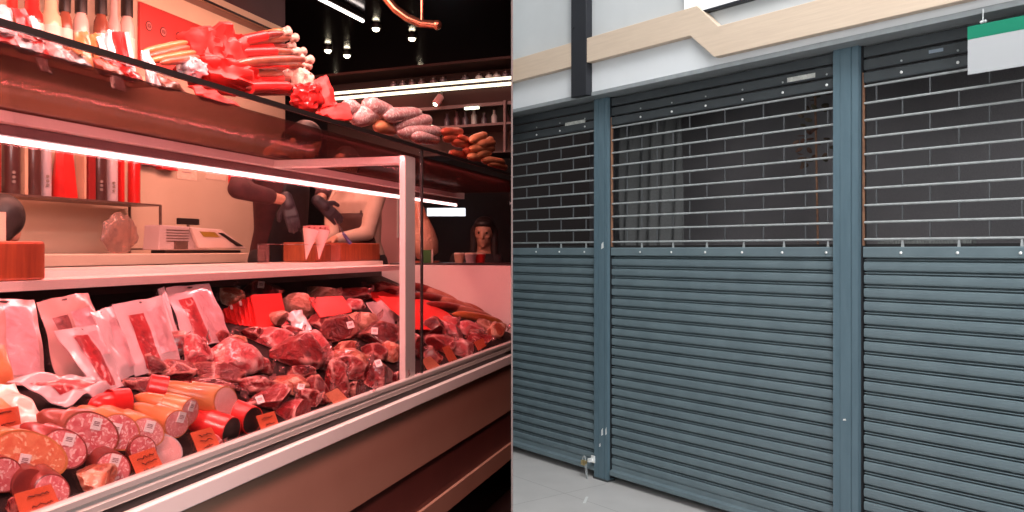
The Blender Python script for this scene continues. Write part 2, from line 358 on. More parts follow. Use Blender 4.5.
# roller shutters
def slat_profile(z0, z1, n):
    pr = []; h = (z1-z0)/n
    for i in range(n):
        z = z0+i*h
        pr += [(-.064, z), (-.056, z+.003), (-.0535, z+.010), (-.0525, z+h*.40), (-.0535, z+h*.64), (-.060, z+h*.70), (-.082, z+h*.72), (-.082, z+h*.78), (-.060, z+h*.80), (-.058, z+h*.845), (-.060, z+h*.88), (-.080, z+h*.90), (-.080, z+h*.975)]
    return pr
ZR0, ZR1 = 1.366, 1.414
RODS = [1.448+.0767*i for i in range(10)]
def shutter(label, a0, a1, phase, sticker=None, a_ref=1.166):
    t = Thing('roller_shutter', label, 'shutter', R((a0+a1)/2, -.06, .03), RRZ, 'roller shutters of the shop front')
    N_ = 21
    pr = slat_profile(.105, ZR0, N_)
    t.part('slat_curtain', clipR(MB().extr(R, pr+[(-.095, ZR0), (-.095, .105)], a0, a1)), m_shut, fixn=True)
    t.part('bottom_bar', clipR(MB().extr(R, [(-.075, .042), (-.038, .042), (-.034, .05), (-.036, .07), (-.055, .078), (-.056, .105), (-.075, .105)], a0, a1)), m_shut)
    rail = t.part('middle_rail', clipR(MB().extr(R, [(-.072, ZR0), (-.05, ZR0), (-.047, ZR0+.004), (-.047, ZR1-.005), (-.05, ZR1), (-.072, ZR1)], a0, a1)), m_shut)
    hd = MB()
    for i in range(3):
        z = 2.152+i*.058
        hd.extr(R, [(-.075, z), (-.055, z), (-.052, z+.006), (-.052, z+.045), (-.06, z+.050), (-.075, z+.053)], a0, a1)
    t.part('header_slats', clipR(hd), m_hdr, label='slats behind the fascia, darkened in colour for its shade')
    amin = max(a0, .01)
    for i, z in enumerate(RODS):
        rod = t.part('grille_rod', clipR(MB().tube([R(a0, -.06, z), R(a1, -.06, z)], .0055, 8)), m_steel, label='thin steel grille rod', smooth=50)
        up = RODS[i+1] if i < 9 else None
        off = a_ref + (.0 if i % 2 else .12)
        k = math.ceil((amin-off)/.24)
        a = off+k*.24
        while a < a1-.01 and up:
            if a > amin+.02:
                t.part('link', MB().box(R, a-.0025, a+.0025, -.064, -.058, z, up), m_linkm, parent=rod)
            a += .24
    a = a_ref+math.ceil((amin-a_ref)/.24)*.24
    while a < a1-.01:
        if a > amin+.01:
            t.part('screw', MB().lathe(R(a, -.047, 1.388), RN, [(0, .0062), (.003, .0062), (.005, .003)], 10), m_screw, parent=rail)
            t.part('rivet', MB().lathe(R(a, -.052, 2.172), RN, [(0, .006), (.004, .0065), (.006, .004)], 10), m_screw)
            t.part('rivet', MB().lathe(R(a, -.052, 2.222), RN, [(0, .005), (.003, .005), (.004, .003)], 8), m_steel)
            t.part('clip', MB().prism(R, [(a-.006, ZR1), (a+.006, ZR1), (a+.003, 1.446), (a-.003, 1.446)], -.064, -.058), m_steel)
        a += .24
    if sticker:
        x0, x1, z0, z1 = sticker
        t.part('sticker', MB().box(R, x0, x1, -.052, -.0508, z0, z1), m_stick, label='worn silver sticker on the header')
    return t
shutter('slate blue roller shutter cropped by the partition, left of the padlocked post', -.1, p1[0]-.001, 0, (at_b(565, 0, -.05)[0], at_b(585, 0, -.05)[0], 2.197, 2.217), a_ref=.206)
shutter('full-width slate blue roller shutter between the two guide posts', p1[1]+.013, p2[0]-.001, 0, (at_b(787, 0, -.05)[0], at_b(815, 0, -.05)[0], 2.218, 2.24))
s3 = shutter('slate blue roller shutter behind the green and white sign', p2[1]+.013, 4.6, 0, a_ref=2.726)
a, z = at_b(936, 51, -.05)
single('label_tag', 'small blue-grey tag on the dark header left of the green sign', 'tag', MB().box(R, a-.03, a+.03, -.0505, -.049, z-.006, z+.008), M('blue grey tag', (.25, .3, .36), .4), rz=RRZ)

# hanging sign
SB = .02+FB
ga, gz1 = at_b(968, 27, SB); _, gzm = at_b(968, 40, SB); _, gz0 = at_b(968, 75, SB)
sg = Thing('hanging_sign', 'blank white sign board with a green top strip hung before the shutter', 'sign', R(ga+.3, SB, gz0), RRZ)
bd = sg.part('board', MB().box(R, ga, ga+.62, SB-.004, SB+.004, gz0, gzm), m_white, bevel=.001)
sg.part('top_strip', MB().box(R, ga, ga+.62, SB-.004, SB+.0045, gzm, gz1), m_green, label='green strip')
ha, hz = at_b(983, 22, SB)
hk = MB().tube([R(ha, SB, 2.335), R(ha, SB, hz+.01), R(ha, SB, hz-.004)], .003, 8).ball(R(ha-.006, SB, hz), .007, 8).ball(R(ha+.008, SB, hz+.001), .007, 8)
sg.part('hook', hk, m_steel)
sg.part('hook', MB().tube([R(ha+.42, SB, 2.335), R(ha+.42, SB, gz1-.004)], .003, 8).ball(R(ha+.42, SB, gz1), .007, 8), m_steel)

# dark unlit shop behind the grilles
m_room = M('dark shop lining', (.030, .028, .028), .9, 0, (.022, .020, .021), 60, bump=.2)
m_room2 = M('dark woven netting', (.15, .14, .147), .95, 0, (.20, .185, .19), 220)
struct('wall_shop_interior', MB().box(R, 0.02, 5, -.75, -.70, 0, 2.6), m_room2, 'dark netting at the back of the closed shop')
struct('ceiling_shop', MB().box(R, 0.02, 5, -.75, -.36, 2.6, 2.65), m_room)
dm = MB()
x0, x1 = at_b(620, 200, -.35)[0], at_b(682, 200, -.35)[0]
dm.grid(lambda u, v: R(x0+(x1-x0)*u, -.35+.018*math.sin(u*34+v*5)+.012*math.sin(u*13), 2.3-1.5*v), 60, 16)
dr = single('curtain', 'charcoal curtain hanging behind the grille of the middle shutter', 'curtain', dm, M('charcoal cloth', (.11, .11, .11), .9, 0, (.095, .095, .095), 90), rz=RRZ, smooth=60)
dr.modifiers.new('solid', 'SOLIDIFY').thickness = .004
ca, cz = at_b(925, 241, -.2)
single('shelf_rail', 'grey corrugated strip low behind the grille of the end shutter', 'rail', MB().box(R, at_b(878, 0, -.2)[0], at_b(972, 0, -.2)[0], -.24, -.2, cz-.012, cz+.008), M('grey strip', (.20, .21, .20), .6, 0, (.08, .08, .08), 70, stretch=(4, 1, 1)), rz=RRZ)
struct('trim_4', MB().box(R, .05, 5, -.3, -.16, cz-.04, cz-.012), m_room)
# foliage glimpsed behind the middle shutter's corner
fo = MB(); random.seed(4)
fa, fz = at_b(815, 125, -.3)
for i in range(46):
    a, z, b = fa+random.uniform(-.09, .09), fz+random.uniform(-.22, .25), -.3+random.uniform(-.04, .04)
    q = Matrix.Rotation(random.uniform(0, 6), 3, 'X') @ Matrix.Rotation(random.uniform(0, 6), 3, 'Z')
    fo.ball(R(a, b, z), (.022, .012, .003), 8, q)
tw = Thing('dried_plant', 'reddish brown dried plant behind the grille beside the wide post', 'plant', R(fa, -.3, 0), RRZ)
tw.part('leaves', fo, M('dry leaves', (.12, .055, .04), .8, 0, (.06, .06, .035), 9))
tw.part('stem', MB().tube([R(fa, -.3, .02), R(fa+.02, -.31, .9), R(fa, -.3, fz+.2)], .006, 8), m_brown)
tw.part('pot', MB().lathe(R(fa, -.3, 0), (0, 0, 1), [(0, .07), (.02, .08), (.18, .1), (.2, .1), (.2, .09), (.17, .085)], 20), m_hdr)

# padlock at the foot of the narrow post
pl = Thing('padlock', 'small brass padlock on a hasp at the foot of the narrow guide post', 'padlock', R(p1[0]-.03, .0, .1))
la, lz = at_b(585, 464, .02)
pl.part('hasp', MB().box(R, la+.01, p1[0]-.001, -.024, .01, lz+.012, lz+.035).box(R, p1[0]-.02, p1[0]+.012, PB, -.022, lz+.005, lz+.05), m_screw, bevel=.002)
pl.part('lock_body', MB().box(R, la-.03, la+.004, .004, .03, lz-.01, lz+.022), m_brass, bevel=.004)
pl.part('shackle', MB().tube([R(la-.024+.0125*(1-math.cos(x)), .017, lz+.02+.026*math.sin(x)) for x in [i*math.pi/10 for i in range(11)]], .0035, 8), m_steel, smooth=60)
ch = MB()
for i in range(5):
    z = lz-.012-i*.018; ch.tube([R(la+.004+.006*math.cos(k*math.pi/6)+i*.003, .018+(.004*math.sin(k*math.pi/6) if i % 2 else 0), z+.011*math.sin(k*math.pi/6)) for k in range(13)], .0028, 6)
pl.part('chain', ch, m_steel)
q = at_z(584, 500, 0)
single('paint_scuff', 'thin white scuff mark on the floor tile below the padlock', 'mark', MB().add([q+V((-.012, -.06, .001)), q+V((.004, -.06, .001)), q+V((.03, .06, .001)), q+V((.016, .065, .001)), q+V((-.012, -.06, .0002)), q+V((.004, -.06, .0002)), q+V((.03, .06, .0002)), q+V((.016, .065, .0002))], [(0, 1, 2, 3), (7, 6, 5, 4), (0, 4, 5, 1), (1, 5, 6, 2), (2, 6, 7, 3), (3, 7, 4, 0)]), m_screw)

# light of the arcade
def area(name, loc, aim, sx, sy, power, col, spread=math.pi):
    d = bpy.data.lights.new(name, 'AREA'); d.shape = 'RECTANGLE'; d.size = sx; d.size_y = sy; d.energy = power; d.color = col; d.spread = spread
    o = bpy.data.objects.new(name, d); COL.objects.link(o); o.location = loc
    o.rotation_euler = (V(aim)-V(loc)).to_track_quat('-Z', 'Y').to_euler(); return o
area('arcade_light', (1.1, 1.6, 5.2), (1.1, 4.8, .5), 2.6, 2.6, 285, (.98, .99, 1))
area('arcade_fill', (1.2, -2.2, 2.4), (1.6, 4.2, 1.1), 2.0, 2.0, 170, (.97, .99, 1))
w = bpy.data.worlds.new('world'); sc.world = w; w.use_nodes = True
w.node_tree.nodes['Background'].inputs[0].default_value = (.5, .42, .42, 1); w.node_tree.nodes['Background'].inputs[1].default_value = .03
# ================================================================== LEFT: the meat shop — room and counter
m_pinkw = M('white enamel', (.80, .77, .75), .4, 0, (.76, .73, .71), 5)
m_alu = M('satin aluminium', (.72, .69, .66), .38, .35, (.66, .63, .6), 30, stretch=(1, 20, 20))
m_ledge = M('white ledge laminate', (.86, .84, .82), .4, 0, (.83, .80, .78), 4)
m_base = M('taupe counter front', (.46, .265, .195), .5, 0, (.42, .24, .175), 3)
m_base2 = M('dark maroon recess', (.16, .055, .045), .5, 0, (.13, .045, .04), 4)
m_black = M('black frame', (.012, .010, .010), .4)
m_deck = M('dark steel deck', (.020, .010, .010), .8, 0, (.014, .007, .007), 12, spec=.2)
m_back = M('dark case back', (.035, .022, .022), .5, 0, (.025, .016, .016), 8)
m_plum = M('plum canopy lining', (.22, .135, .135), .45, 0, (.19, .115, .115), 5)
m_beam = M('pink lit beam', (.80, .72, .70), .4, 0, (.74, .66, .64), 5)
m_shelf = M('white serving shelf', (.80, .74, .68), .35, 0, (.75, .69, .63), 6)
m_glass = GLASS('clear counter glass', (.98, .97, .97), 1.45, .26)
m_top = GLASS('smoked top glass', (.52, .38, .36), 1.45, .02, (.20, .09, .08), .14, .06)
m_led = EMIT('led tube light', (1, .64, .61), 6.0)
m_wallt = M('beige wall tiles', (.60, .47, .36), .6, 0, (.53, .41, .31), 2.2)
m_cream = M('cream frieze', (.78, .60, .42), .6, 0, (.72, .54, .38), 3)
m_brownband = M('brown cornice', (.30, .17, .12), .5, 0, (.25, .14, .10), 5)
m_ceil = M('glossy black ceiling', (.012, .008, .009), .16)
m_darkw = M('dark wall', (.030, .018, .018), .5, 0, (.022, .013, .014), 3)
m_floor = M('dark shop floor', (.03, .018, .017), .35, 0, (.022, .014, .013), 4)

SN, SF = -1.75, 2.47                                      # the counter runs on past the left of the picture
def pane_end(t, z=0): return 0
c = Thing('meat_counter', 'long glass-fronted refrigerated meat counter with white ledge and taupe front', 'counter', L(.4, .4, 0), LRZ)
Fs = 3.05
c.part('front_panel', MB().box(L, SN, Fs, 0, .05, .514, .778).clipx(), m_base, label='taupe front panel')
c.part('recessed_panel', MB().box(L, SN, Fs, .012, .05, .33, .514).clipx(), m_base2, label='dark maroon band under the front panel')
c.part('plinth', MB().box(L, SN, Fs, -.004, .05, .245, .33).clipx(), m_base, label='brown plinth')
c.part('toe_kick', MB().box(L, SN, Fs, .09, 1.12, 0, .245).clipx(), m_black, label='black toe recess')
c.part('carcass', MB().box(L, SN, Fs, .05, 1.12, .245, .80).clipx(), m_back)
c.part('ledge', MB().box(L, SN, Fs, -.022, .05, .778, .825).clipx(), m_ledge, label='bright white ledge', bevel=.003)
c.part('ledge_gap', MB().box(L, SN, Fs, .002, .05, .825, .848).clipx(), m_black, label='black shadow gap')
c.part('bottom_rail', MB().extr(L, [(-.006, .848), (-.008, .852), (-.008, .864), (-.003, .867), (-.003, .874), (-.008, .878), (-.008, .890), (-.004, .894), (.012, .894), (.03, .882), (.03, .848)], SN, Fs).clipx(), m_alu, label='ridged aluminium bottom rail')
dk = MB()
t1 = 1.0
dk.extr(L, [(.012, DZ0+.4*.012), (.03, DZ0+.4*.03), (t1, DZ0+.4*t1), (t1, DZ0+.4*t1-.02), (.03, DZ0-.012), (.012, DZ0-.012)], SN, Fs-.01).clipx()
c.part('deck', dk, m_deck, label='sloping dark steel display deck')
c.part('case_back', MB().box(L, SN, 2.9, .99, 1.02, 1.0, 1.284).clipx(), m_back)
c.part('end_panel', MB().box(L, 2.90, 2.93, .0, 1.12, .8, 1.305).clipx(), m_pinkw, label='white end panel behind the sausages', bevel=.004)
sh = MB().box(L, SN, 2.62, .66, .85, 1.284, 1.312).box(L, SN, 2.62, .85, 1.16, 1.284, 1.335)
c.part('serving_shelf', sh, m_shelf, label='white stepped serving shelf')
# panes
ZT, ZS = 1.823, 1.785
c.part('glass_pane', MB().box(L, SN, 1.186, -.0, .006, .88, ZT-.012), m_glass, label='long front glass pane', fixn=True)
c.part('glass_pane', MB().box(L, 1.198, 3.0, -.0, .006, .88, ZT-.012).clipx(), m_glass, label='far front glass pane')
c.part('pane_seal', MB().box(L, 1.187, 1.197, -.001, .008, .88, ZT-.012), m_black, label='thin black seal between panes')
c.part('post', MB().box(L, 1.034, 1.134, .007, .033, .885, ZS-.012), m_pinkw, label='white steel post', bevel=.003)
c.part('arm', MB().box(L, 1.055, 1.113,   .034, .61, ZS-.042, ZS-.012), m_pinkw, label='white arm under the top glass', bevel=.003)
c.part('top_glass', MB().box(L, SN, 3.2, .0065, .61, ZS-.010, ZS).clipx(), m_top, label='smoked glass top shelf')
c.part('top_edge', MB().box(L, SN, 3.2, -.004, .006, ZT-.011, ZT+.003).clipx(), m_black, label='black front edge of the top shelf')
c.part('rear_beam', MB().box(L, SN, 3.4, .611, .655, 1.746, ZS+.002).clipx(), m_beam, label='rear beam carrying the top shelf')
c.part('canopy', MB().box(L, SN, 3.4,   .656, .69, 1.716, 1.786).clipx(), m_plum, label='plum canopy strip')
c.part('led_tube', MB().tube([L(SN, .672, 1.706), L(3.4, .672, 1.706)], .0085, 12).clipx(), m_led, label='glowing pink-white tube light', smooth=50)
c.part('led_holder', MB().box(L, SN, 3.4, .682, .692, 1.70, 1.716).clipx(), m_plum)

# room
TW = 2.30
struct('wall_back', MB().box(L, -3, 3.9, TW, TW+.1, 0, 2.92).clipx(), m_wallt, 'beige tiled wall behind the meat counter')
struct('trim_5', MB().box(L, -3, 3.9, TW-.012, TW, 2.91, 3.03).clipx(), m_cream, 'cream frieze above the red board')
struct('trim_6', MB().box(L, -3, 3.9, TW, TW+.1, 2.92, 3.08).clipx(), m_brownband)
struct('trim_7', MB().box(L, -3, 3.9, TW-.03, TW+.1, 3.082, 3.14).clipx(), m_cream, 'beige cornice under the black ceiling')
struct('trim_8', MB().box(L, -3, 3.9, TW-.036, TW-.03, 3.078, 3.092).clipx(), m_darkw)
struct('wall_back_upper', MB().box(L, -3, 3.9, TW, TW+.1, 3.14, 3.5).clipx(), M('maroon upper wall', (.10, .04, .04), .6, 0, (.08, .03, .03), 3))
struct('ceiling', MB().box(G, -7, -.004, -4, 11.6, 3.42, 3.5), m_ceil, 'glossy black ceiling')
struct('wall_far', MB().box(G, -7, -.004, 11.4, 11.5, 0, 3.5), m_darkw, 'dark far wall of the shop')
struct('wall_left', MB().box(G, -7.05, -6.95, -4, 11.5, 0, 3.5), m_darkw)
struct('wall_behind', MB().box(G, -7, -.04, -4.05, -3.95, 0, 3.5), m_darkw)
struct('floor_shop', MB().box(G, -7, -.004, -4, 11.5, -.06, 0), m_floor, 'dark shop floor')
ZP = .50
struct('floor_platform', MB().box(L, -2.8, 5.0, 1.17, TW, 0.0, ZP).clipx(), m_floor)

# ceiling spots
m_can = M('spot housing', (.05, .035, .03), .4, .5)
m_bulb = EMIT('spot bulb', (1, .85, .6), 14)
spots = [(376, 27), (412, 37), (328, 49), (347, 54), (420, 73), (336, 83)]
sn = ['nearest the light strip', 'just left of the hooked rail end', 'above the sausage bundle', 'right of the spot above the sausage bundle', 'in front of the lit bar', 'lowest, over the end of the lit bar']
for (x, y), nm in zip(spots, sn):
    p = at_z(x, y, 3.40)
    t = Thing('ceiling_spot', 'small warm ceiling spot, '+nm, 'ceiling light', p, 0, 'ceiling spots')
    t.part('housing', MB().lathe(p+V((0, 0, .02)), (0, 0, -1), [(0, .05), (.03, .05), (.035, .042), (.03, .036)], 16), m_can)
    t.part('bulb', MB().ball(p+V((0, 0, -.012)), (.034, .034, .03), 12), m_bulb)
p0, p1_ = at_z(322, 0, 3.36), at_z(363, 21, 3.36)
d = (p1_-p0)
ls = Thing('ceiling_strip_light', 'slim white light strip under the black ceiling', 'ceiling light', p1_)
ls.part('diffuser', MB().tube([p0-d*.6, p1_], .014, 8), EMIT('strip light', (1, .86, .80), 6))
ls.part('channel', MB().tube([p0-d*.6+V((0, 0, .03)), p1_+V((0, 0, .03))], .022, 8), m_can)
# curved copper rail
m_copper = M('polished copper', (.62, .28, .18), .22, .9, (.5, .2, .13), 8)
pts = [at_y(x, y, 5.2) for x, y in [(372, -22), (385, -3), (395, 9), (407, 18), (420, 23.5), (437, 25)]]
hr = Thing('hanging_rail', 'curved copper rail hanging from the black ceiling', 'rail', pts[-1])
hr.part('rail', MB().tube(pts, .024, 12), m_copper, smooth=50)
hr.part('tube', MB().tube([p+V((0, .06, .03)) for p in pts], .012, 10), m_copper, smooth=50)
hr.part('hanger', MB().tube([at_y(422, 23, 5.2), at_y(422, -60, 5.2)], .009, 8), m_copper)
hr.part('hanger', MB().tube([pts[0], pts[0]+V((0, 0, .35))], .009, 8), m_copper)
hr.part('end_cap', MB().ball(pts[-1], .03, 12), m_copper, smooth=60)

# back bar with two light lines
BB0, BB1 = V((-1.60, 6.56, 0)), V((0, 5.86, 0)); bd_ = (BB1-BB0).normalized(); bn_ = V((bd_.y, -bd_.x, 0))
if bn_.y > 0: bn_ = -bn_
def B(x, y, z): return BB1-bd_*x+bn_*y+V((0, 0, z))       # distance left of the partition, toward the viewer, height
def bz(y): return EYE+(HZ-y)*5.86/F_PX
m_barw = M('brown bar panel', (.030, .012, .010), .6, 0, (.024, .010, .009), 4, spec=.2)
bb = Thing('back_bar', 'dark back bar hung over the aisle with two bright light lines', 'shelf unit', B(.8, -.2, 0), 0)
bb.part('top_rail', MB().box(B, .006, 1.75, -.3, 0, bz(58), bz(55.5)).clipx(), m_barw)
bb.part('light_line', MB().box(B, .006, 1.75, -.02, 0, bz(78.7), bz(76)).clipx(), EMIT('bar line light', (1, .90, .66), 2.6))
bb.part('light_line', MB().box(B, .006, 1.75, -.02, .01, bz(84.6), bz(82)).clipx(), bpy.data.materials['bar line light'])
bb.part('shelf_board', MB().box(B, .006, 1.75, -.3, -.005, bz(81.8), bz(79)).clipx(), m_black)
bb.part('front_panel', MB().box(B, .006, 1.75, -.06, -.02, bz(100), bz(84.2)).clipx(), m_barw, label='brown panel under the light lines')
bb.part('back_panel', MB().box(B, .006, 1.75, -.34, -.3, bz(152), bz(56)).clipx(), m_darkw)
m_dsteel = M('dull bar steel', (.16, .12, .12), .5, .3)
bb.part('lower_rail', MB().box(B, .006, 1.4, -.05, -.02, bz(103.5), bz(100.2)).clipx(), m_dsteel, label='steel lower rail')
bb.part('lower_shelf', MB().box(B, .006, .75, -.3, 0, bz(124), bz(121.5)).clipx(), m_dsteel, label='steel lower shelf')
bb.part('upright', MB().box(B, .045, .062, -.02, .01, bz(152), bz(100)).clipx(), m_dsteel)
bb.part('shelf_light', MB().box(B, .26, .37, -.019, -.005, bz(106), bz(103.5)).clipx(), EMIT('small shelf light', (.95, 1, .75), 4))
bb.part('lower_board', MB().box(B, .006, 1.4, -.3, 0, bz(152), bz(150)).clipx(), m_darkw)
random.seed(9)
m_jars = [M('smoky jar %s' % k, c1, .3, 0, c2, 20) for k, c1, c2 in (('pink', (.14, .07, .075), (.1, .05, .06)), ('grey', (.10, .08, .095), (.07, .055, .07)), ('white', (.42, .40, .38), (.3, .3, .3)))]
jx = [.10, .17, .23, .31, .42, .60, .68, .78, .86, .94, 1.02]
jn = ['beside the partition', 'second from the partition', 'third from the partition', 'fourth from the partition', 'fifth from the partition', 'sixth from the partition', 'seventh from the partition', 'eighth from the partition', 'ninth from the partition', 'tenth from the partition', 'farthest from the partition']
for x, nm in zip(jx, jn):
    k = 2 if x < .36 and x > .15 else random.randint(0, 1)
    q = B(x, -.12, bz(78.5)+.001); h = .075
    t = Thing('storage_jar', '%s jar on the back bar above the light lines, %s' % (['pinkish', 'greyish', 'whitish'][k], nm), 'jar', q, 0, 'jars on the back bar')
    t.part('body', MB().lathe(q, (0, 0, 1), [(0, .024), (.004, .028), (h*.75, .028), (h*.85, .02), (h*.87, .02)], 14), m_jars[k], smooth=40)
    t.part('lid', MB().lathe(q+V((0, 0, h*.87)), (0, 0, 1), [(0, .023), (.012, .023), (.014, .018)], 14), m_can)
bx = [(.10, .09, 0), (.20, .12, 2), (.28, .10, 1), (.36, .15, 2), (.43, .12, 1), (.5, .13, 0), (.58, .12, 1)]
for (x, h, k), nm in zip(bx, ORD):
    q = B(x, -.14, bz(121.5)+.001)
    t = Thing('bottle', '%s bottle on the steel lower shelf of the back bar, %s from the partition' % (['pinkish', 'greyish', 'whitish'][k], nm), 'bottle', q, 0, 'bottles on the lower bar shelf')
    t.part('body', MB().lathe(q, (0, 0, 1), [(0, .018), (.003, .021), (h*.55, .021), (h*.7, .01), (h*.92, .009)], 12), m_jars[k], smooth=40)
    t.part('cap', MB().lathe(q+V((0, 0, h*.92)), (0, 0, 1), [(0, .011), (h*.08, .011)], 10), m_can)
# pink track spot
q = B(.56, .05, bz(97))
ts = Thing('track_spot', 'pinkish spot lamp tilted down under the brown bar panel', 'lamp', q)
ts.part('housing', MB().lathe(q+V((.03, 0, .04)), (-.45, -.25, -.75), [(0, .022), (.005, .026), (.07, .03), (.075, .024)], 14), M('pink lamp shell', (.55, .25, .25), .4), smooth=40)
ts.part('bulb', MB().ball(q+V((-.006, -.012, -.015)), .02, 12), m_bulb)
ts.part('bracket', MB().tube([q+V((.03, .02, .04)), q+V((.03, .05, .08))], .008, 8), m_can)

# far lit window and dark counter behind the end panel
struct('window_1', MB().box(G, -1.02, -.56, 10.2, 10.24, bz(0)*0+EYE+34*10.2/850, EYE+42*10.2/850), EMIT('daylit window', (.9, .93, 1), 2.2), 'bright lit window strip far behind')
m_dpl = M('dark plum worktop', (.06, .03, .035), .3, 0, (.045, .022, .026), 5)
fc = Thing('far_counter', 'dark plum-topped counter beyond the white end panel', 'counter', V((-.35, 5.95, 0)))
fc.part('worktop', MB().box(G, -.82, -.006, 5.70, 6.12, 1.268, 1.312), m_dpl, bevel=.004)
fc.part('body', MB().box(G, -.80, -.006, 5.74, 6.08, 0, 1.268), m_darkw)
fc.part('edge_strip', MB().box(G, -.82, -.006, 5.692, 5.699, 1.262, 1.276), M('dim steel strip', (.25, .14, .15), .4, .3))
# pinkish cabinet at the end of the staff aisle
fr = Thing('refrigerator', 'tall pinkish refrigerator at the end of the staff aisle', 'refrigerator', V((-1.05, 7.0, ZP)))
m_fr = M('pinkish enamel', (.50, .24, .23), .45, 0, (.44, .20, .19), 3)
fr.part('body', MB().box(G, -1.42, -.86, 6.92, 7.4, ZP, 2.4), m_fr, bevel=.01)
fr.part('door', MB().box(G, -1.41, -.87, 6.89, 6.915, ZP+.08, 2.38), m_fr, bevel=.006)
fr.part('handle', MB().tube([G(-.92, 6.86, 1.5), G(-.92, 6.86, 1.9)], .01, 8), m_alu)
fr.part('foot', MB().box(G, -1.4, -.88, 6.95, 7.35, ZP-.0, ZP+.02), m_black)

# ------------------------------------------------------------------ shop light
PK = (1, .245, .25)
def larea(name, s0, s1, t, z, aim_t, aim_z, wdt, power, col):
    a, b = L(s0, t, z), L(s1, t, z); mid_ = (a+b)/2
    d = bpy.data.lights.new(name, 'AREA'); d.shape = 'RECTANGLE'; d.size = (b-a).length; d.size_y = wdt; d.energy = power; d.color = col
    o = bpy.data.objects.new(name, d); COL.objects.link(o)
    zx = (mid_-L((s0+s1)/2, aim_t, aim_z)).normalized(); xx = LD; yy = zx.cross(xx).normalized()
    m = Matrix((xx, yy, zx)).transposed().to_4x4(); m.translation = mid_; o.matrix_world = m; return o
larea('case_light', SN, 2.36, .64, 1.693, .30, .9, .02, 39, PK)
larea('front_case_fill', SN, 2.45, .016, 1.768, .62, 1.12, .012, 12, PK)  # added fill along the glass front, no lamp strip is built there
larea('top_light', SN, 2.4, .12, 3.2, .2, 1.8, .3, 42, (1, .33, .31))
larea('staff_light', -1.5, 3.4, 1.3, 2.75, 2.2, 1.3, .3, 110, (1, .37, .28))
area('aisle_fill', (-.62, -.35, 2.5), (-.75, 2.3, .9), .7, .7, 18, (1, .42, .37), math.radians(75))  # added fill beside the camera for the ledge and salami fronts
area('aisle_post_fill', (-.10, 1.9, 2.6), (-.45, 3.3, 1.1), .14, .5, 30, (1, .46, .41))  # added fill for the post front, no ceiling fixture belongs to it
larea('ledge_light', -1.5, 1.2, -.27, 3.1, -.05, .8, .2, 60, (1, .70, .62))
# ================================================================== LEFT: what lies in and on the counter
m_film = M('milky vacuum film', (.58, .48, .50), .25, 0, (.50, .40, .42), 6, bump=.3, bscale=14, coat=.6)
m_film2 = M('brownish clear film', (.50, .33, .30), .25, 0, (.42, .26, .24), 7, bump=.3, bscale=14, coat=.6)
m_film3 = M('creamy film', (.80, .66, .56), .25, 0, (.72, .56, .48), 5, bump=.3, bscale=14, coat=.5)
m_slice = MEAT('sliced cured meat', (.20, .01, .014), (.36, .025, .03), (.66, .30, .28), 26, .60, bump=.15)
m_slicel = MEAT('pale sliced print', (.44, .25, .28), (.54, .33, .36), (.64, .44, .47), 20, .6, bump=.1)
m_sliced = MEAT('dark sliced print', (.08, .012, .015), (.16, .03, .03), (.4, .16, .15), 24, .62, bump=.15)
m_red = M('red paper', (.80, .035, .03), .5, 0, (.70, .025, .022), 7, bump=.2, bscale=18)
m_redp = M('red glossy sleeve', (.72, .03, .028), .3, 0, (.60, .02, .02), 9, coat=.4)
m_orangec = M('amber casing', (.62, .22, .07), .35, 0, (.48, .13, .05), 18, bump=.2, coat=.5)
m_brownc = M('brown casing', (.34, .09, .05), .35, 0, (.22, .05, .035), 20, bump=.3, coat=.5)
m_tanc = M('tan casing', (.50, .22, .15), .4, 0, (.34, .10, .07), 16, bump=.5, coat=.4)
m_darkc = M('dark chorizo casing', (.30, .045, .035), .3, 0, (.17, .025, .022), 22, bump=.3, coat=.6)
m_cutA = SALAMI('coarse salami face', (.62, .12, .14), (.74, .24, .25), (.88, .56, .55), 105, .33)
m_cutB = SALAMI('fine salami face', (.62, .20, .21), (.72, .29, .29), (.86, .55, .53), 190, .30)
m_cutC = SALAMI('orange sobrassada face', (.72, .17, .09), (.78, .25, .13), (.88, .52, .34), 80, .28)
m_cutP = SALAMI('smooth pink face', (.84, .40, .39), (.88, .46, .45), (.88, .56, .54), 240, .2)
m_cutD = M('dark end face', (.018, .012, .012), .5)
m_tag = M('orange price card', (.80, .135, .06), .5, 0, (.74, .115, .05), 4)
m_tagp = M('pale orange price card', (.84, .27, .16), .5, 0, (.80, .22, .13), 4)
m_ink = M('dark marker ink', (.12, .015, .012), .6)
m_stkw = M('white label sticker', (.84, .76, .76), .5, 0, (.80, .71, .71), 20)
m_stki = M('label print', (.35, .2, .22), .6)
MR = MEAT('red vacuum-packed ham', (.09, .006, .007), (.25, .018, .021), (.74, .36, .33), 12, .63, 2.6, .28, .7)
MD = MEAT('dark cured ham', (.05, .004, .005), (.14, .010, .012), (.62, .24, .20), 10, .64, 2.0, .26, .8)
MP = MEAT('pink pork block', (.32, .030, .036), (.50, .085, .095), (.84, .54, .52), 10, .6, 2.5, .28, .7)
MO = MEAT('orange fat ham', (.27, .04, .025), (.44, .10, .055), (.78, .46, .33), 10, .58, 2.0, .3, .6)
MT = MEAT('tan rind ham', (.28, .10, .07), (.44, .20, .14), (.70, .44, .35), 12, .58, 1.6, .35, .5)
random.seed(2)

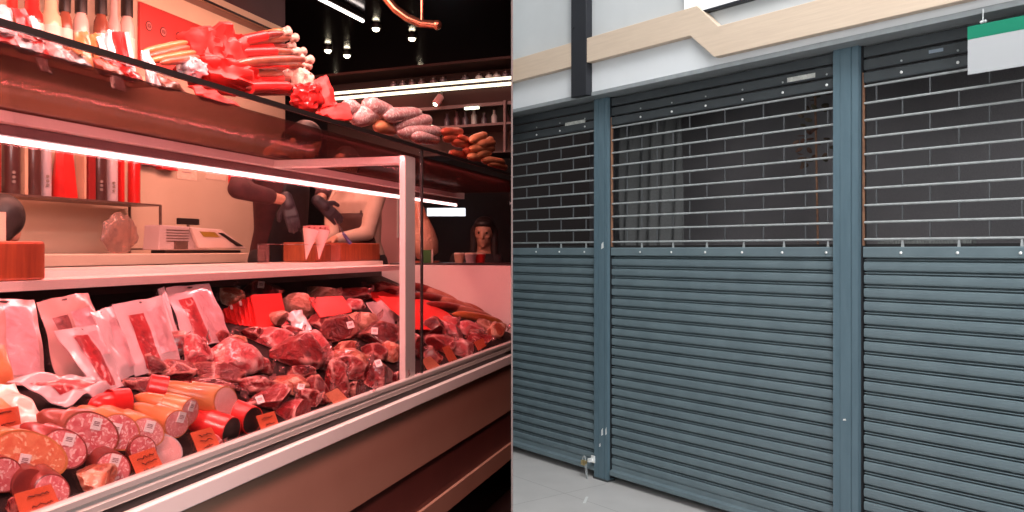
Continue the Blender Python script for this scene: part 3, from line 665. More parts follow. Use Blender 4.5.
def sticker(t, parent, p, nrm, size, ang=.2):
    nrm = V(nrm).normalized(); up = (V((0, 0, 1))-nrm*nrm.z)
    up = up.normalized() if up.length > .05 else V((0, 1, 0)); sd = up.cross(nrm)
    u, w_ = up*math.cos(ang)+sd*math.sin(ang), sd*math.cos(ang)-up*math.sin(ang)
    h = size/2; q = [p+u*h-w_*h*.85, p+u*h+w_*h*.85, p-u*h+w_*h*.85, p-u*h-w_*h*.85]
    mb = MB().quadslab(q, .0016)
    s = t.part('sticker', mb, m_stkw, parent=parent, label='small white label sticker')
    ib = MB()
    for k in (-.25, .05, .3):
        ib.quadslab([p+nrm*.0011+u*h*(k+.1)+w_*h*e for e in (-.5, .5)]+[p+nrm*.0011+u*h*(k-.06)+w_*h*e for e in (.5, -.5)], .0006)
    t.part('print', ib, m_stki, parent=s)
def toward(p, up=.3):
    d = V((0, 0, EYE))-p; d.normalize(); return (d+V((0, 0, up))).normalized()

def lump(px, py, wpx, hpx, mat, label, seed, rot=0, dep=.8, cuts=7, h=None, stick=None, name='ham_chunk', film=True, cutmat=None, cutdir=None, group=None, sink=.0):
    """a vacuum-packed joint: rounded block with cut facets, lying on the sloping deck"""
    base = deck(px, py+hpx*.42, 0)
    y = base.y; w = wpx*y/F_PX/2; hh = hpx*y/F_PX/2
    ctr = at_y(px, py, y+dep*w*.35)
    zmin = deck_z(ctr)
    rnd = random.Random(seed)
    pl = []
    for k in range(cuts):
        n = V((rnd.uniform(-1, 1), rnd.uniform(-1, .6), rnd.uniform(-.5, 1))).normalized(); pl.append((n, rnd.uniform(.55, .85)))
    if cutdir: pl.append((V(cutdir).normalized(), .62))
    bm = bmesh.new(); bmesh.ops.create_icosphere(bm, subdivisions=4, radius=1)
    R3 = Matrix.Rotation(math.radians(rot), 3, 'Y')
    mb = MB(); flat = []
    for v in bm.verts:
        p = v.co.copy()
        p = V([math.copysign(abs(x)**.8, x) for x in p])
        p *= 1+.16*noise.noise(p*1.6+V((seed*3.1, 0, 0)))+.09*noise.noise(p*3.6+V((0, seed, 0)))
        hit = -1
        for i, (n, dd) in enumerate(pl):
            k = p.dot(n)-dd
            if k > 0: p -= n*k*.96; hit = i
        p *= 1+.035*noise.noise(p*8+V((seed, 2, 3)))
        flat.append(hit)
        p = R3 @ V((p.x*w, p.y*w*dep, p.z*hh))
        mb.v.append(ctr+p)
    mb.f = [tuple(v.index for v in f.verts) for f in bm.faces]
    lo = 0
    for i, p in enumerate(mb.v):                          # settles on the deck
        tt_ = loc_st(p)[1]
        if tt_ < .045: p += LN*(.045-tt_)
        g = deck_z(p)+.004
        if p.z < g: p.z = g
    t = Thing(name, label, 'meat', V((ctr.x, ctr.y, max(zmin, min(p.z for p in mb.v)))), 0, group)
    if cutdir and cutmat:
        ci = len(pl)-1
        cf = [q for q, f in zip(mb.f, bm.faces) if all(flat[i] == ci for i in q)]
        rf = [q for q, f in zip(mb.f, bm.faces) if not all(flat[i] == ci for i in q)]
        cb = MB(); cb.v = [p.copy() for p in mb.v]; cb.f = cf
        mb.f = rf
        body = t.part('body', mb, mat, smooth=70, fixn=False)
        used = sorted({i for q in cf for i in q}); mp = {i: k for k, i in enumerate(used)}
        cb.v = [cb.v[i] for i in used]; cb.f = [tuple(mp[i] for i in q) for q in cb.f]
        if cb.f: t.part('cut_face', cb, cutmat, label='smooth cut face', smooth=70, fixn=False)
    else: body = t.part('body', mb, mat, smooth=70, fixn=False)
    bm.free()
    # the gathered corner of the plastic film
    if film:
        e = rnd.choice((-1, 1)); q = ctr+R3 @ V((e*w*.86, -w*dep*.3, hh*.25))
        if q.z < deck_z(q)+.02: q.z = deck_z(q)+.02
        o2 = R3 @ V((e*w*.30, -.01, hh*rnd.uniform(-.2, .4)))
        fb = MB().quadslab([q+V((0, 0, hh*.35)), q+o2+V((0, 0, hh*.5)), q+o2+V((0, 0, -hh*.1)), q+V((0, 0, -hh*.3))], .0015, 6, 6, 0, .1, .012, seed)
        for p in fb.v:
            g = deck_z(p)+.003
            if p.z < g: p.z = g
        t.part('film_flap', fb, m_wrapflap, smooth=50)
    if stick:
        sx, sy = stick
        dv = ray(px+sx*wpx, py+sy*hpx); best = None
        for q, nn in [(p, p-ctr) for p in mb.v]:
            r = (q-V((0, 0, EYE))); k = (r-dv*r.y).length
            if k < .012 and (best is None or q.y < best[0].y): best = (q, nn)
        if best:
            sticker(t, body, best[0]+toward(best[0])*.003, toward(best[0], .6), .027*max(1, y/3), rnd.uniform(-.4, .4))
    return t
m_wrapflap = GLASS('clear wrapping film', (.95, .8, .8), 1.5, 1.3, (.6, .3, .3), .25, .12)

def salami(face, tail, r, N=None, cas=m_orangec, cut=m_cutA, label='', h=.05, h2=None, name='salami', stick=None, sleeve=None, taper=.75, obl=.55):
    h2 = h if h2 is None else h2
    F = deck(face[0], face[1], h); T = deck(tail[0], tail[1], h2)
    ax = (F-T).normalized(); ln = (F-T).length
    if N is None: N = (ax*obl+toward(F, .15)*(1-obl)).normalized()
    if N.dot(ax) < .25: N = (N+ax*(.3-N.dot(ax))).normalized()
    n = 28
    up = (V((0, 0, 1))-ax*ax.z).normalized(); sd = ax.cross(up)
    prof = [(0, .02), (.012, taper*.45), (.03, taper*.72), (.07, taper*.92), (.14, taper), (ln*.5, (1+taper)/2), (ln*.8, 1.0)]
    prof = [(d_, k) for d_, k in prof if d_ < ln*.85]
    vs = []
    for d_, k in prof:
        for i in range(n):
            a = 2*math.pi*i/n; wv = 1+.03*noise.noise(V((d_*14, math.cos(a)*2, math.sin(a)*2+r*99)))
            vs.append(T+ax*d_+(up*math.cos(a)+sd*math.sin(a))*(r*k*wv))
    rim = []
    for i in range(n):
        a = 2*math.pi*i/n; q = (up*math.cos(a)+sd*math.sin(a))*r
        kk = -(q.dot(N))/(ax.dot(N)); kk = max(kk, -ln*.6); rim.append(F+q+ax*kk)
    dmin = min(loc_st(p)[1] for p in rim)
    if dmin < .05:
        sh_ = LN*(.05-dmin); rim = [p+sh_ for p in rim]; vs = [p+sh_ for p in vs]; F = F+sh_; T = T+sh_
    base_k = (len(prof)-1)*n                              # the last plain ring must stay behind the slanted rim
    for i in range(n):
        k = (rim[i]-T).dot(ax)
        for j in range(len(prof)):
            q = vs[j*n+i]; kq = (q-T).dot(ax)
            if kq > k-.004: vs[j*n+i] = q-ax*(kq-(k-.004-.002*(len(prof)-j)))
    mb = MB(); mb.v = vs+rim; m = len(prof)
    mb.f = [(j*n+i, j*n+(i+1) % n, (j+1)*n+(i+1) % n, (j+1)*n+i) for j in range(m) for i in range(n)]+[tuple(range(n-1, -1, -1))]
    lowz = min(p.z for p in mb.v)
    t = Thing(name, label, 'sausage', V((F.x, F.y, lowz)))
    body = t.part('casing', mb, cas, smooth=60)
    rc = [F+(p-F)*.92+N*.0005 for p in rim]; kk = len(mb.v)
    casing_ring = MB(); casing_ring.v = [p.copy() for p in rim]+[q.copy() for q in rc]; casing_ring.f = [(i, (i+1) % n, n+(i+1) % n, n+i) for i in range(n)]
    t.part('casing_edge', casing_ring, cas)
    cb = MB(); cb.v = rc+[F+(p-F)*.55+N*.002 for p in rim]+[F+N*.0025]
    cb.f = [(i, (i+1) % n, n+(i+1) % n, n+i) for i in range(n)]+[(n+i, n+(i+1) % n, 2*n) for i in range(n)]
    t.part('cut_face', cb, cut, smooth=40, label='oblique cut face')
    if sleeve:
        a, b = sleeve; sl = MB().tube([T+ax*(ln*(a+(b-a)*i/8)) for i in range(9)], [r*(taper+(1-taper)*min(1, (a+(b-a)*i/8)/.8))*1.035 for i in range(9)], 28)
        t.part('sleeve', sl, m_redp, label='red sleeve', smooth=50)
    if stick:
        q = F+up*r*stick[1]+sd*r*stick[0]; q = q-N*((q-F).dot(N))+N*.004
        sticker(t, body, q, N, .027, .35)
    return t

def pack(c4, ht, label, mat, wins=(), tt=None, hb=.012, hole=True, lie=False, name='vacuum_pack', puff=.008, wob=.012, seed=1, group=None):
    """flat vacuum pack: corners TL TR BR BL in the photo; the foot on the deck, the head leaning back"""
    if lie: c = [deck(x, y, hb) for x, y in c4]
    else:
        bl, br = deck(*c4[3], hb), deck(*c4[2], hb)
        tb = (loc_st(bl)[1]+loc_st(br)[1])/2
        c = [at_t(*c4[0], tb+tt), at_t(*c4[1], tb+tt), br, bl]
    mb = MB().quadslab(c, .003, 14, 14, puff, .16, wob, seed)
    zb = min(p.z for p in mb.v)
    t = Thing(name, label, 'food pack', V((c[3]+c[2])/2), 0, group)
    pouch = t.part('pouch', mb, mat, smooth=50)
    nr = (c[1]-c[0]).cross(c[3]-c[0]).normalized()
    if nr.dot(V((0, 0, EYE))-c[0]) < 0: nr = -nr
    side = 1 if (c[1]-c[0]).cross(c[3]-c[0]).normalized().dot(nr) > 0 else -1
    P = lambda u, v: (c[0]*(1-u)+c[1]*u)*(1-v)+(c[3]*(1-u)+c[2]*u)*v
    for (u0, v0, u1, v1, wm, skew) in wins:
        g = MB(); nn = 8
        def pt(a, b):
            u = u0+(u1-u0)*a+skew*b; v = v0+(v1-v0)*b; k = min(u, 1-u, v, 1-v)/.16; k = max(0, min(1, k))
            pf = puff*k**.6*math.sin(k*math.pi/2)
            ww = wob*noise.noise(V((u*3+seed*7.3, v*3, seed)))
            return P(u, v)+nr*(.0015+pf*(1 if side > 0 else .7)+.0016)+nr*side*ww
        g.grid(pt, nn, nn)
        t.part('window', g, wm, smooth=50, label='printed picture of sliced meat')
    if hole:
        q = P(.5, .045)+nr*.0035; sd = (c[1]-c[0]).normalized(); dn = (c[3]-c[0]).normalized()
        t.part('hang_hole', MB().add([q+sd*.016*math.cos(a)+dn*.004*math.sin(a) for a in [i*math.pi/6 for i in range(12)]], [tuple(range(12))]), m_cutD)
    return t

# --- packs standing at the back left
pack([(-30, 297), (34, 300), (48, 384), (-22, 388)], 0, 'brownish clear pack with red dot and orange corner, farthest left in the case', m_film2, [(.10, .55, .42, .98, m_orangec, .06), (.45, .1, .9, .9, m_slicel, .02)], .16, seed=3)
pack([(37, 302), (89, 292), (112, 368), (58, 382)], 0, 'brownish clear pack with two dark meat pictures, second from the left', m_film2, [(.16, .25, .44, .62, m_sliced, .05), (.5, .22, .88, .6, m_slicel, .05)], .16, seed=5)
pack([(54, 331), (98, 325), (124, 386), (98, 394)], 0, 'tilted white pack with a diagonal strip of red slices, in front of the brownish packs', m_film, [(.22, .14, .62, .95, m_slice, .10), (.66, .1, .9, .5, m_slicel, .05)], .13, seed=7)
pack([(90, 313), (114, 306), (140, 372), (118, 382)], 0, 'narrow white pack half hidden behind the pack of dark red slices', m_film, [(.45, .2, .85, .9, m_slicel, .05)], .14, seed=9)
pack([(112, 305), (160, 296), (182, 366), (136, 376)], 0, 'upright white pack with a tall window of dark red slices', m_film, [(.20, .20, .52, .95, m_slice, .02), (.58, .16, .94, .8, m_slicel, .02)], .14, seed=11)
pack([(158, 289), (164, 287), (183, 348), (176, 352)], 0, 'edge of a white pack tucked behind the tallest white pack', m_film, [], .15, seed=12, hole=False)
pack([(166, 288), (209, 283), (232, 340), (187, 350)], 0, 'tallest white pack with a red picture and a pale lilac panel, beside the red envelopes', m_film, [(.16, .22, .44, .98, m_slice, .06), (.50, .15, .95, .95, m_slicel, .04)], .15, seed=13)
pack([(8, 378), (82, 374), (116, 389), (66, 406)], 0, 'white pack of red slices lying flat in front of the upright packs', m_film, [(.05, .30, .72, .72, m_slice, .12)], hb=.055, lie=True, seed=15, hole=False, wob=.03)
pack([(-30, 386), (14, 384), (50, 424), (-6, 432)], 0, 'creamy white pack lying flat at the left edge', m_film3, [(.1, .3, .5, .9, m_orangec, 0)], hb=.05, lie=True, seed=17, hole=False, wob=.02)
# --- red envelopes in a row
tb_ = .60
for i in range(8):
    f = i/7
    x0, y0 = 219+32*f, 311-16*f; wd = 12+18*f**4
    c4 = [(x0, y0), (x0+wd, y0-1.5), (x0+wd+8, 334), (x0+7, 337-4*f)]
    t0 = .68-.075*f
    c = [at_t(*c4[0], t0+.06), at_t(*c4[1], t0+.06), at_t(*c4[2], t0), at_t(*c4[3], t0)]
    mb = MB().quadslab(c, .006, 6, 6, .003, .2, .003, i)
    for p in mb.v: p.z = max(p.z, deck_z(p)+.003)
    t = Thing('envelope', ('front red envelope facing the glass at the right end of the envelope row' if i == 7 else 'red envelope seen edge-on in the envelope row, %s from the tallest white pack' % ORD[i]), 'envelope', (c[2]+c[3])/2, 0, 'row of red envelopes')
    sl = t.part('sleeve', mb, m_red if i == 7 else m_redp, smooth=50)
    nr = (c[1]-c[0]).cross(c[3]-c[0]).normalized()
    if nr.y > 0: nr = -nr
    if i in (2, 4): t.part('white_corner', MB().quadslab([c[0]+nr*.009, c[0].lerp(c[1], .7)+nr*.009, c[0].lerp(c[1], .7).lerp(c[2], .14)+nr*.009, c[0].lerp(c[3], .14)+nr*.009], .001), m_stkw)
# --- other red card pieces
def card(name, c4, label, mat, t0, t1, th=.004, cat='card', nseg=6, wob=.004, seed=2):
    c = [at_t(*c4[0], t1), at_t(*c4[1], t1), at_t(*c4[2], t0), at_t(*c4[3], t0)]
    mb = MB().quadslab(c, th, nseg, nseg, 0, .1, wob, seed)
    for p in mb.v: p.z = max(p.z, deck_z(p)+.003)
    return single(name, label, cat, mb, mat, smooth=45)
card('red_card', [(309, 298), (342, 296), (352, 312), (320, 318)], 'folded red card behind the dark round ham', m_red, .52, .62, seed=4)
card('red_card', [(366, 293), (402, 290), (408, 300), (378, 303)], 'flat red card at the back, left of the white post', m_red, .62, .74, seed=6)
card('red_sheet', [(378, 297), (430, 300), (466, 327), (415, 331)], 'large red paper sheet behind the white post', m_red, .26, .52, seed=8, wob=.015)
card('white_card', [(286, 313), (302, 310), (312, 330), (294, 334)], 'crumpled white paper beside the front red envelope', m_film, .48, .60, seed=10, wob=.02)
card('butcher_paper', [(366, 303), (380, 301), (398, 330), (384, 334)], 'folded white butcher paper left of the white post', m_film, .36, .50, seed=11, wob=.02)
card('butcher_paper', [(380, 300), (394, 302), (400, 320), (394, 322)], 'second white butcher paper tucked behind the first', m_film, .44, .56, seed=12, wob=.02)

# --- joints and chunks of ham (position in the photo, size, look)
lumps = [
 (168, 342, 44, 26, MR, 'dark red chunk with a round pale cut face, left of the big pink block', 1, 6, .8, (-.25, -1, .35), MP, None),
 (190, 331, 36, 16, MD, 'dark brown piece with white sticker lying against the tallest white pack', 2, 4, .8, None, None, (.25, -.1)),
 (196, 352, 30, 40, MP, 'red wedge with a white fat corner under the big pink block', 3, -12, .8, None, None, None),
 (150, 364, 40, 24, MD, 'very dark small joint below the white packs', 4, 5, .8, None, None, None),
 (176, 370, 44, 24, MD, 'dark joint with thin white edge, in front of the red wedge', 5, -6, .8, (.1, -.6, .8), MR, None),
 (231, 355, 72, 44, MP, 'big pale pink pork block with fat marbling, beside the red envelopes', 6, -6, .7, (-.1, -.8, .6), MP, None),
 (216, 374, 60, 24, MD, 'dark underside joint beneath the big pink block', 7, 3, .7, None, None, None),
 (272, 338, 42, 22, MP, 'pink joint in front of the front red envelope', 8, 8, .8, None, None, None),
 (299, 352, 56, 42, MR, 'angular red ham block with white corner, right of the big pink block', 9, 18, .8, (-.5, -.8, .2), MR, None),
 (316, 344, 40, 26, MP, 'pink rind piece on top of the angular red ham block', 10, 14, .8, None, None, None),
 (336, 330, 48, 38, MD, 'large dark round ham with smooth cut face and bone', 11, -8, .8, (-.2, -1, .15), MD, (.3, -.15)),
 (361, 320, 38, 26, MT, 'tan-rinded ham with small sticker behind the dark round ham', 12, 8, .8, None, None, (-.3, .1)),
 (378, 335, 50, 30, MD, 'long dark joint with white sticker, touching the white post', 13, -14, .7, None, None, (-.05, -.2)),
 (342, 360, 54, 26, MO, 'orange-edged ham piece below the dark round ham', 14, 14, .8, None, None, None),
 (353, 368, 40, 28, MR, 'marbled red chop with bone, below the orange-edged ham', 15, -5, .8, None, None, None),
 (335, 381, 28, 44, MR, 'upright plastic-wrapped red piece behind the palest price card', 16, -8, .7, None, None, None),
 (379, 374, 38, 36, MD, 'rounded ham half with white fat seams and sticker, beside the foot of the white post', 17, -6, .8, (.2, -1, .2), MR, (.05, -.32)),
 (388, 352, 26, 24, MO, 'pale speckled orange piece just left of the white post', 18, 0, .8, None, None, None),
 (248, 385, 54, 20, MR, 'flat red fillet behind the pink-cut salami', 19, -8, .7, None, None, None),
 (288, 384, 44, 22, MO, 'red and orange slab with white sticker, behind the twin flat fillets', 20, 2, .7, None, None, (.35, .1)),
 (270, 399, 46, 28, MR, 'red fillet with white sticker behind the fifth price card', 21, -10, .7, (0, -.4, .9), MR, (-.22, -.1)),
 (298, 411, 50, 28, MR, 'orange-red wrapped steak at the glass, right of the fifth price card', 22, -18, .6, (0, -.5, .9), MP, None),
 (318, 390, 30, 32, MD, 'dark wrapped piece with white edges behind the palest price card', 23, 10, .7, None, None, None),
 (360, 391, 32, 26, MD, 'dark film-wrapped piece below the marbled red chop', 24, 0, .7, None, None, None),
 (262, 291, 46, 26, MD, 'dark ham with white sticker at the very back above the red envelopes', 25, 0, .7, None, None, (.02, -.3)),
 (296, 305, 36, 26, MT, 'tan crumpled joint right of the front red envelope', 26, 10, .8, None, None, None),
 (232, 296, 26, 26, MO, 'orange-brown joint behind the row of envelopes', 27, -20, .8, None, None, None),
 (320, 293, 40, 18, MT, 'pale wrapped ham at the back below the serving shelf', 28, 4, .7, None, None, None),
 (352, 294, 40, 16, MR, 'red wrapped joint at the back, right of the pale wrapped ham', 29, 0, .7, None, None, None),
 (384, 289, 36, 16, MD, 'dark joint at the back, just left of the white post', 30, -4, .7, None, None, None),
 (350, 305, 30, 14, MP, 'pale pink piece between the folded red card and tan ham', 31, 0, .7, None, None, None),
 (432, 329, 26, 26, MD, 'dark wrapped chop just right of the black pane seal', 32, 20, .7, None, None, None),
 (450, 331, 30, 24, MR, 'frilled red chop with white bone tips below the red sheet', 33, 10, .7, (0, -.7, .7), MP, None),
 (468, 328, 34, 18, MP, 'pink wrapped rib behind the frilled chop', 34, 6, .7, None, None, None),
 (440, 343, 34, 22, MR, 'dark red ribs lying behind the two small price cards', 35, -10, .7, None, None, None),
 (461, 347, 30, 22, MP, 'pale pink bone-in chop right of the taller small price card', 36, 30, .7, None, None, None),
 (430, 355, 28, 20, MD, 'black-red joint behind the shorter small price card', 37, 0, .7, None, None, None),
 (480, 340, 28, 16, MR, 'small red joint near the far end of the glass', 38, 0, .7, None, None, None),
 (413, 345, 22, 24, MR, 'red joint partly hidden by the white post', 39, 0, .7, None, None, None),
 (496, 331, 26, 18, MO, 'bright orange-red piece at the far end of the deck', 40, 0, .7, None, None, None),
 (486, 326, 22, 16, MT, 'tan sausage end with grey disc at the far end of the deck', 41, 0, .8, None, None, None),
 (222, 337, 24, 22, MR, 'small red piece tucked between the tall white pack and envelopes', 42, 0, .7, None, None, None),
 (405, 312, 20, 20, MP, 'pink piece lying on the red sheet at the white post', 43, 0, .7, None, None, None),

 (262, 364, 26, 22, MR, 'small red piece filling the gap right under the big pink block', 61, 12, .7, None, None, None),
 (300, 374, 34, 20, MD, 'dark sliver under the angular red ham block', 62, 6, .7, None, None, None),
 (324, 362, 26, 20, MR, 'small red piece right of the angular red ham block', 63, -14, .7, None, None, None),
 (372, 352, 30, 20, MR, 'red piece under the long dark joint by the white post', 64, 10, .7, None, None, None),
 (345, 348, 26, 16, MO, 'small orange-edged piece under the dark round ham', 65, -6, .7, None, None, None),
 (292, 332, 26, 18, MR, 'red piece under the crumpled white paper', 66, 0, .7, None, None, None),
 (252, 334, 26, 16, MD, 'dark piece at the foot of the front red envelope', 67, 8, .7, None, None, None),
 (236, 340, 22, 16, MO, 'small orange piece at the foot of the envelope row', 68, 0, .7, None, None, None),
 (206, 330, 22, 16, MD, 'dark piece at the foot of the tallest white pack', 69, 4, .7, None, None, None),
 (308, 398, 26, 20, MR, 'red piece between the slab with a sticker and the upright wrapped piece', 70, 20, .7, None, None, None),
 (342, 398, 26, 16, MR, 'thin red piece behind the palest price card, at its right', 71, 0, .7, None, None, None),
 (398, 378, 20, 20, MD, 'dark piece wedged against the foot of the white post', 72, 0, .7, None, None, None),
 (320, 322, 26, 16, MR, 'red piece left of the dark round ham', 73, 16, .7, None, None, None),
 (276, 318, 26, 18, MT, 'tan piece just right of the front red envelope, low', 74, 0, .7, None, None, None),
 (230, 384, 34, 14, MD, 'dark strip of meat behind the smooth pale pink cut face', 75, 6, .6, None, None, None),
 (446, 322, 26, 14, MP, 'pink piece lying on the lower edge of the red sheet', 76, 0, .7, None, None, None),
 (474, 336, 22, 14, MD, 'dark small piece behind the farthest price card', 77, 0, .7, None, None, None),
]
for (px, py, wp, hp_, mt, lab, sd_, rot, dep, cd, cm, st) in lumps:
    lump(px, py, wp, hp_, mt, lab, sd_, rot, dep, stick=st, cutdir=cd, cutmat=cm)

# --- salamis and sausages cut at the front
S = salami
S((31, 455), (-45, 436), .047, None, m_orangec, m_cutC, 'large orange-rinded salami with a long orange cut face, at the left front', .075, stick=(.45, -.15), obl=.36)
S((65, 449), (20, 425), .039, None, m_darkc, m_cutA, 'dark-rinded salami with an oval coarse cut face and white sticker, second in the front row', .08, stick=(-.1, .55), obl=.36)
S((92, 434), (36, 414), .047, None, m_brownc, m_cutA, 'brown-rinded salami with the widest coarse cut face, third in the front row', .095, stick=(-.1, .5), obl=.4)
S((120, 432), (76, 408), .040, None, m_orangec, m_cutA, 'amber salami with coarse pink cut face, fourth in the front row', .095, stick=(.35, .25), obl=.42)
S((148, 432), (98, 407), .033, None, m_orangec, m_cutB, 'amber salami with a small slanted cut face, fifth in the front row', .09, stick=(.0, .45), obl=.4)
S((177, 424), (130, 405), .035, None, m_orangec, m_cutB, 'amber salami with a fine-grained face and sticker, just above the second price card', .085, stick=(-.2, .5), obl=.6)
S((190, 412), (134, 396), .036, None, m_orangec, m_cutB, 'smooth amber salami with a striped dark face, behind the others', .10, stick=(.1, .45), obl=.65)
S((226, 402), (148, 386), .043, None, m_orangec, m_cutP, 'long amber sausage in a red sleeve with a smooth pale pink cut face', .095, sleeve=(.0, .22), obl=.55)
S((128, 402), (88, 404), .036, None, m_redp, m_redp, 'short red-wrapped sausage lying behind the amber salamis', .09, taper=.9, name='wrapped_sausage', obl=.8)
S((246, 433), (196, 416), .042, None, m_redp, m_cutD, 'thick red-wrapped sausage with a black end, right of the third price card', .055, taper=.95, name='wrapped_sausage', obl=.7)
S((262, 421), (222, 404), .040, None, m_redp, m_cutD, 'second red-wrapped sausage with a black end, behind the fourth price card', .06, taper=.95, name='wrapped_sausage', obl=.7)
S((123, 470), (92, 448), .036, None, m_darkc, m_cutA, 'cut dark salami half hidden by the second price card', .045, stick=(-.0, .6), obl=.45)
S((4, 475), (-50, 452), .034, None, m_darkc, m_cutA, 'dark salami end cropped at the left edge of the case', .05, obl=.5)
S((66, 493), (36, 462), .033, None, m_darkc, m_cutA, 'dark speckled sausage behind the lowest price card', .045, obl=.4)
S((30, 486), (0, 458), .033, None, m_darkc, m_darkc, 'dark uncut chorizo in the shade behind the lowest price card', .03, obl=.5)
S((176, 452), (150, 436), .037, None, m_film, m_cutP, 'pale pink cooked sausage between the second and third price cards', .045, obl=.4)
S((143, 449), (120, 440), .03, None, m_darkc, m_cutA, 'small dark cut sausage above the second price card', .06, obl=.5)
lump(99, 478, 46, 36, MO, 'orange glossy chorizo chunk at the glass, left of the cut dark salami', 51, 10, .7, cutdir=(.2, -.8, .5), cutmat=m_cutC, film=False, name='chorizo_chunk')
lump(214, 444, 26, 18, MP, 'small pale piece right beside the third price card', 52, 0, .6, name='ham_chunk')
lump(206, 386, 60, 16, MD, 'dark flat joint behind the long red-sleeved sausage', 53, 3, .6)
lump(140, 384, 34, 18, MD, 'small dark speckled piece behind the smooth amber salami', 54, 0, .6)
lump(20, 505, 30, 26, MD, 'dark chunk under the lowest price card', 55, 0, .6, film=False)

# --- long dry sausages at the far end, stacked against the end panel
far = [((404, 285), (468, 291), .030, m_darkc, 'topmost of the pile'), ((420, 289), (484, 299), .028, m_tanc, 'second from the top'), ((408, 296), (462, 302), .028, m_darkc, 'dark one under the top pair'),
       ((434, 299), (498, 306), .028, m_tanc, 'in the middle of the pile'), ((424, 305), (474, 312), .028, m_darkc, 'on the red sheet edge'), ((446, 307), (506, 316), .027, m_tanc, 'lower right'),
       ((452, 314), (507, 322), .027, m_orangec, 'lowest, pale orange'), ((470, 303), (508, 310), .025, m_brownc, 'shortest, against the end panel')]
def rod_sausage(p, q, r, mat, label, name='dry_sausage', bend=.01, sleeve=None, tie=None, group=None, n=14):
    p, q = V(p), V(q); ln = (q-p).length; ax = (q-p)/ln; b = V((0, 0, 1)); pts, rad = [], []
    for i, k in enumerate((0, .02, .05, .1, .2, .35, .5, .65, .8, .9, .95, .98, 1)):
        pts.append(p+ax*ln*k+b*bend*math.sin(k*math.pi)); rad.append(r*(1-abs(2*k-1)**7*.9)*(1+.05*noise.noise(pts[-1]*30)))
    t = Thing(name, label, 'sausage', pts[0]+V((0, 0, -r)), 0, group)
    body = t.part('casing', MB().tube(pts, rad, n), mat, smooth=60)
    if sleeve:
        a, bb_ = sleeve
        t.part('sleeve', MB().tube([p+ax*ln*(a+(bb_-a)*i/6)+b*bend*math.sin((a+(bb_-a)*i/6)*math.pi) for i in range(7)], [r*1.12*(1+.1*noise.noise(V((i, r*1000, 0)))) for i in range(7)], n), m_redp, label='red paper sleeve', smooth=60)
    if tie is not None:
        e = q; tb = MB().tube([e-ax*.006, e+ax*.008, e+ax*.02, e+ax*.034], [r*.5, r*.8, r*.42, r*1.05], 10)
        t.part('tied_end', tb, tie, label='pale knotted end', smooth=60)
    return t
m_knot = M('pale knotted casing', (.72, .50, .40), .6, 0, (.5, .26, .22), 60, bump=.4)
for (a, b), (c_, d_), r_, mt, nm in far:
    r_ *= .85
    P_, Q_ = deck(a, b, .05), deck(c_, d_, .05)
    # keep them clear of the end panel
    def fit(p):
        s_, t_ = loc_st(p)
        if s_ > 2.86: p = p+LD*(2.86-s_)
        if p.x > -.035: p.x = -.035
        p.z = max(p.z, deck_z(p)+r_)
        return p
    rod_sausage(fit(P_), fit(Q_), r_, mt, 'long dry sausage at the far end of the case, '+nm, bend=.012, group='sausages piled against the end panel')

# --- price cards
tags = [
 ([(14, 494), (51, 484), (64, 514), (24, 528)], 'lowest orange price card at the left end of the glass', m_tag, 3),
 ([(129, 456), (154, 447), (167, 475), (141, 486)], 'orange price card between the cut dark salami and the pale pink sausage', m_tag, 4),
 ([(190, 433), (211, 427), (224, 452), (201, 460)], 'orange price card left of the thick red-wrapped sausage', m_tag, 4),
 ([(256, 416), (274, 411), (281, 431), (264, 438)], 'dark orange price card before the orange-red wrapped steak', m_tag, 3),
 ([(325, 394), (337, 388), (349, 400), (338, 409)], 'palest orange price card, blank, below the upright wrapped piece', m_tagp, 0),
 ([(421, 360), (430, 356), (440, 366), (429, 372)], 'shorter of the two small price cards right of the black pane seal', m_tagp, 0),
 ([(442, 348), (449, 345), (457, 359), (449, 362)], 'taller and narrower of the two small price cards right of the black pane seal', m_tag, 0),
 ([(-8, 411), (18, 406), (21, 424), (-8, 432)], 'red-orange price card on the creamy pack at the left edge', m_tag, 2),
 ([(474, 342), (483, 338), (486, 346), (478, 351)], 'farthest small orange price card near the end of the glass', m_tag, 0)]
for i, (c4, lab, mt, nl) in enumerate(tags):
    if i == 7: c = [deck(c4[0][0], c4[0][1], .115), deck(c4[1][0], c4[1][1], .115), deck(c4[2][0], c4[2][1], .075), deck(c4[3][0], c4[3][1], .075)]
    else: c = [at_t(*c4[0], .034), at_t(*c4[1], .034), at_t(*c4[2], .016), at_t(*c4[3], .016)]
    mb = MB().quadslab(c, .0016, 3, 3, 0, .1, .002, i)
    t = Thing('price_card', lab, 'price card', (c[2]+c[3])/2, 0, 'price cards in the case')
    t.part('card', mb, mt)
    nr = (c[1]-c[0]).cross(c[3]-c[0]).normalized()
    if nr.y > 0: nr = -nr
    P = lambda u, v: (c[0]*(1-u)+c[1]*u)*(1-v)+(c[3]*(1-u)+c[2]*u)*v+nr*.0028
    rr = random.Random(i)
    for k in range(nl):
        v = .2+.6*k/max(1, nl-1); pts = []; n = 15; u0, u1 = .2+rr.uniform(-.05, .1), .8+rr.uniform(-.15, .08)
        for j in range(n): pts.append(P(u0+(u1-u0)*j/(n-1), v+rr.uniform(-.045, .045)))
        t.part('handwriting', MB().tube(pts, .0011, 5), m_ink, label='scribbled dark handwriting')
    t.part('stake', MB().tube([(c[2]+c[3])/2-nr*.003+(c[0]-c[3])*.2, V(((c[2]+c[3])/2-nr*.003).to_tuple()[:2]+(max(deck_z((c[2]+c[3])/2), c[2].z-.05),))], .0015, 6), m_alu)
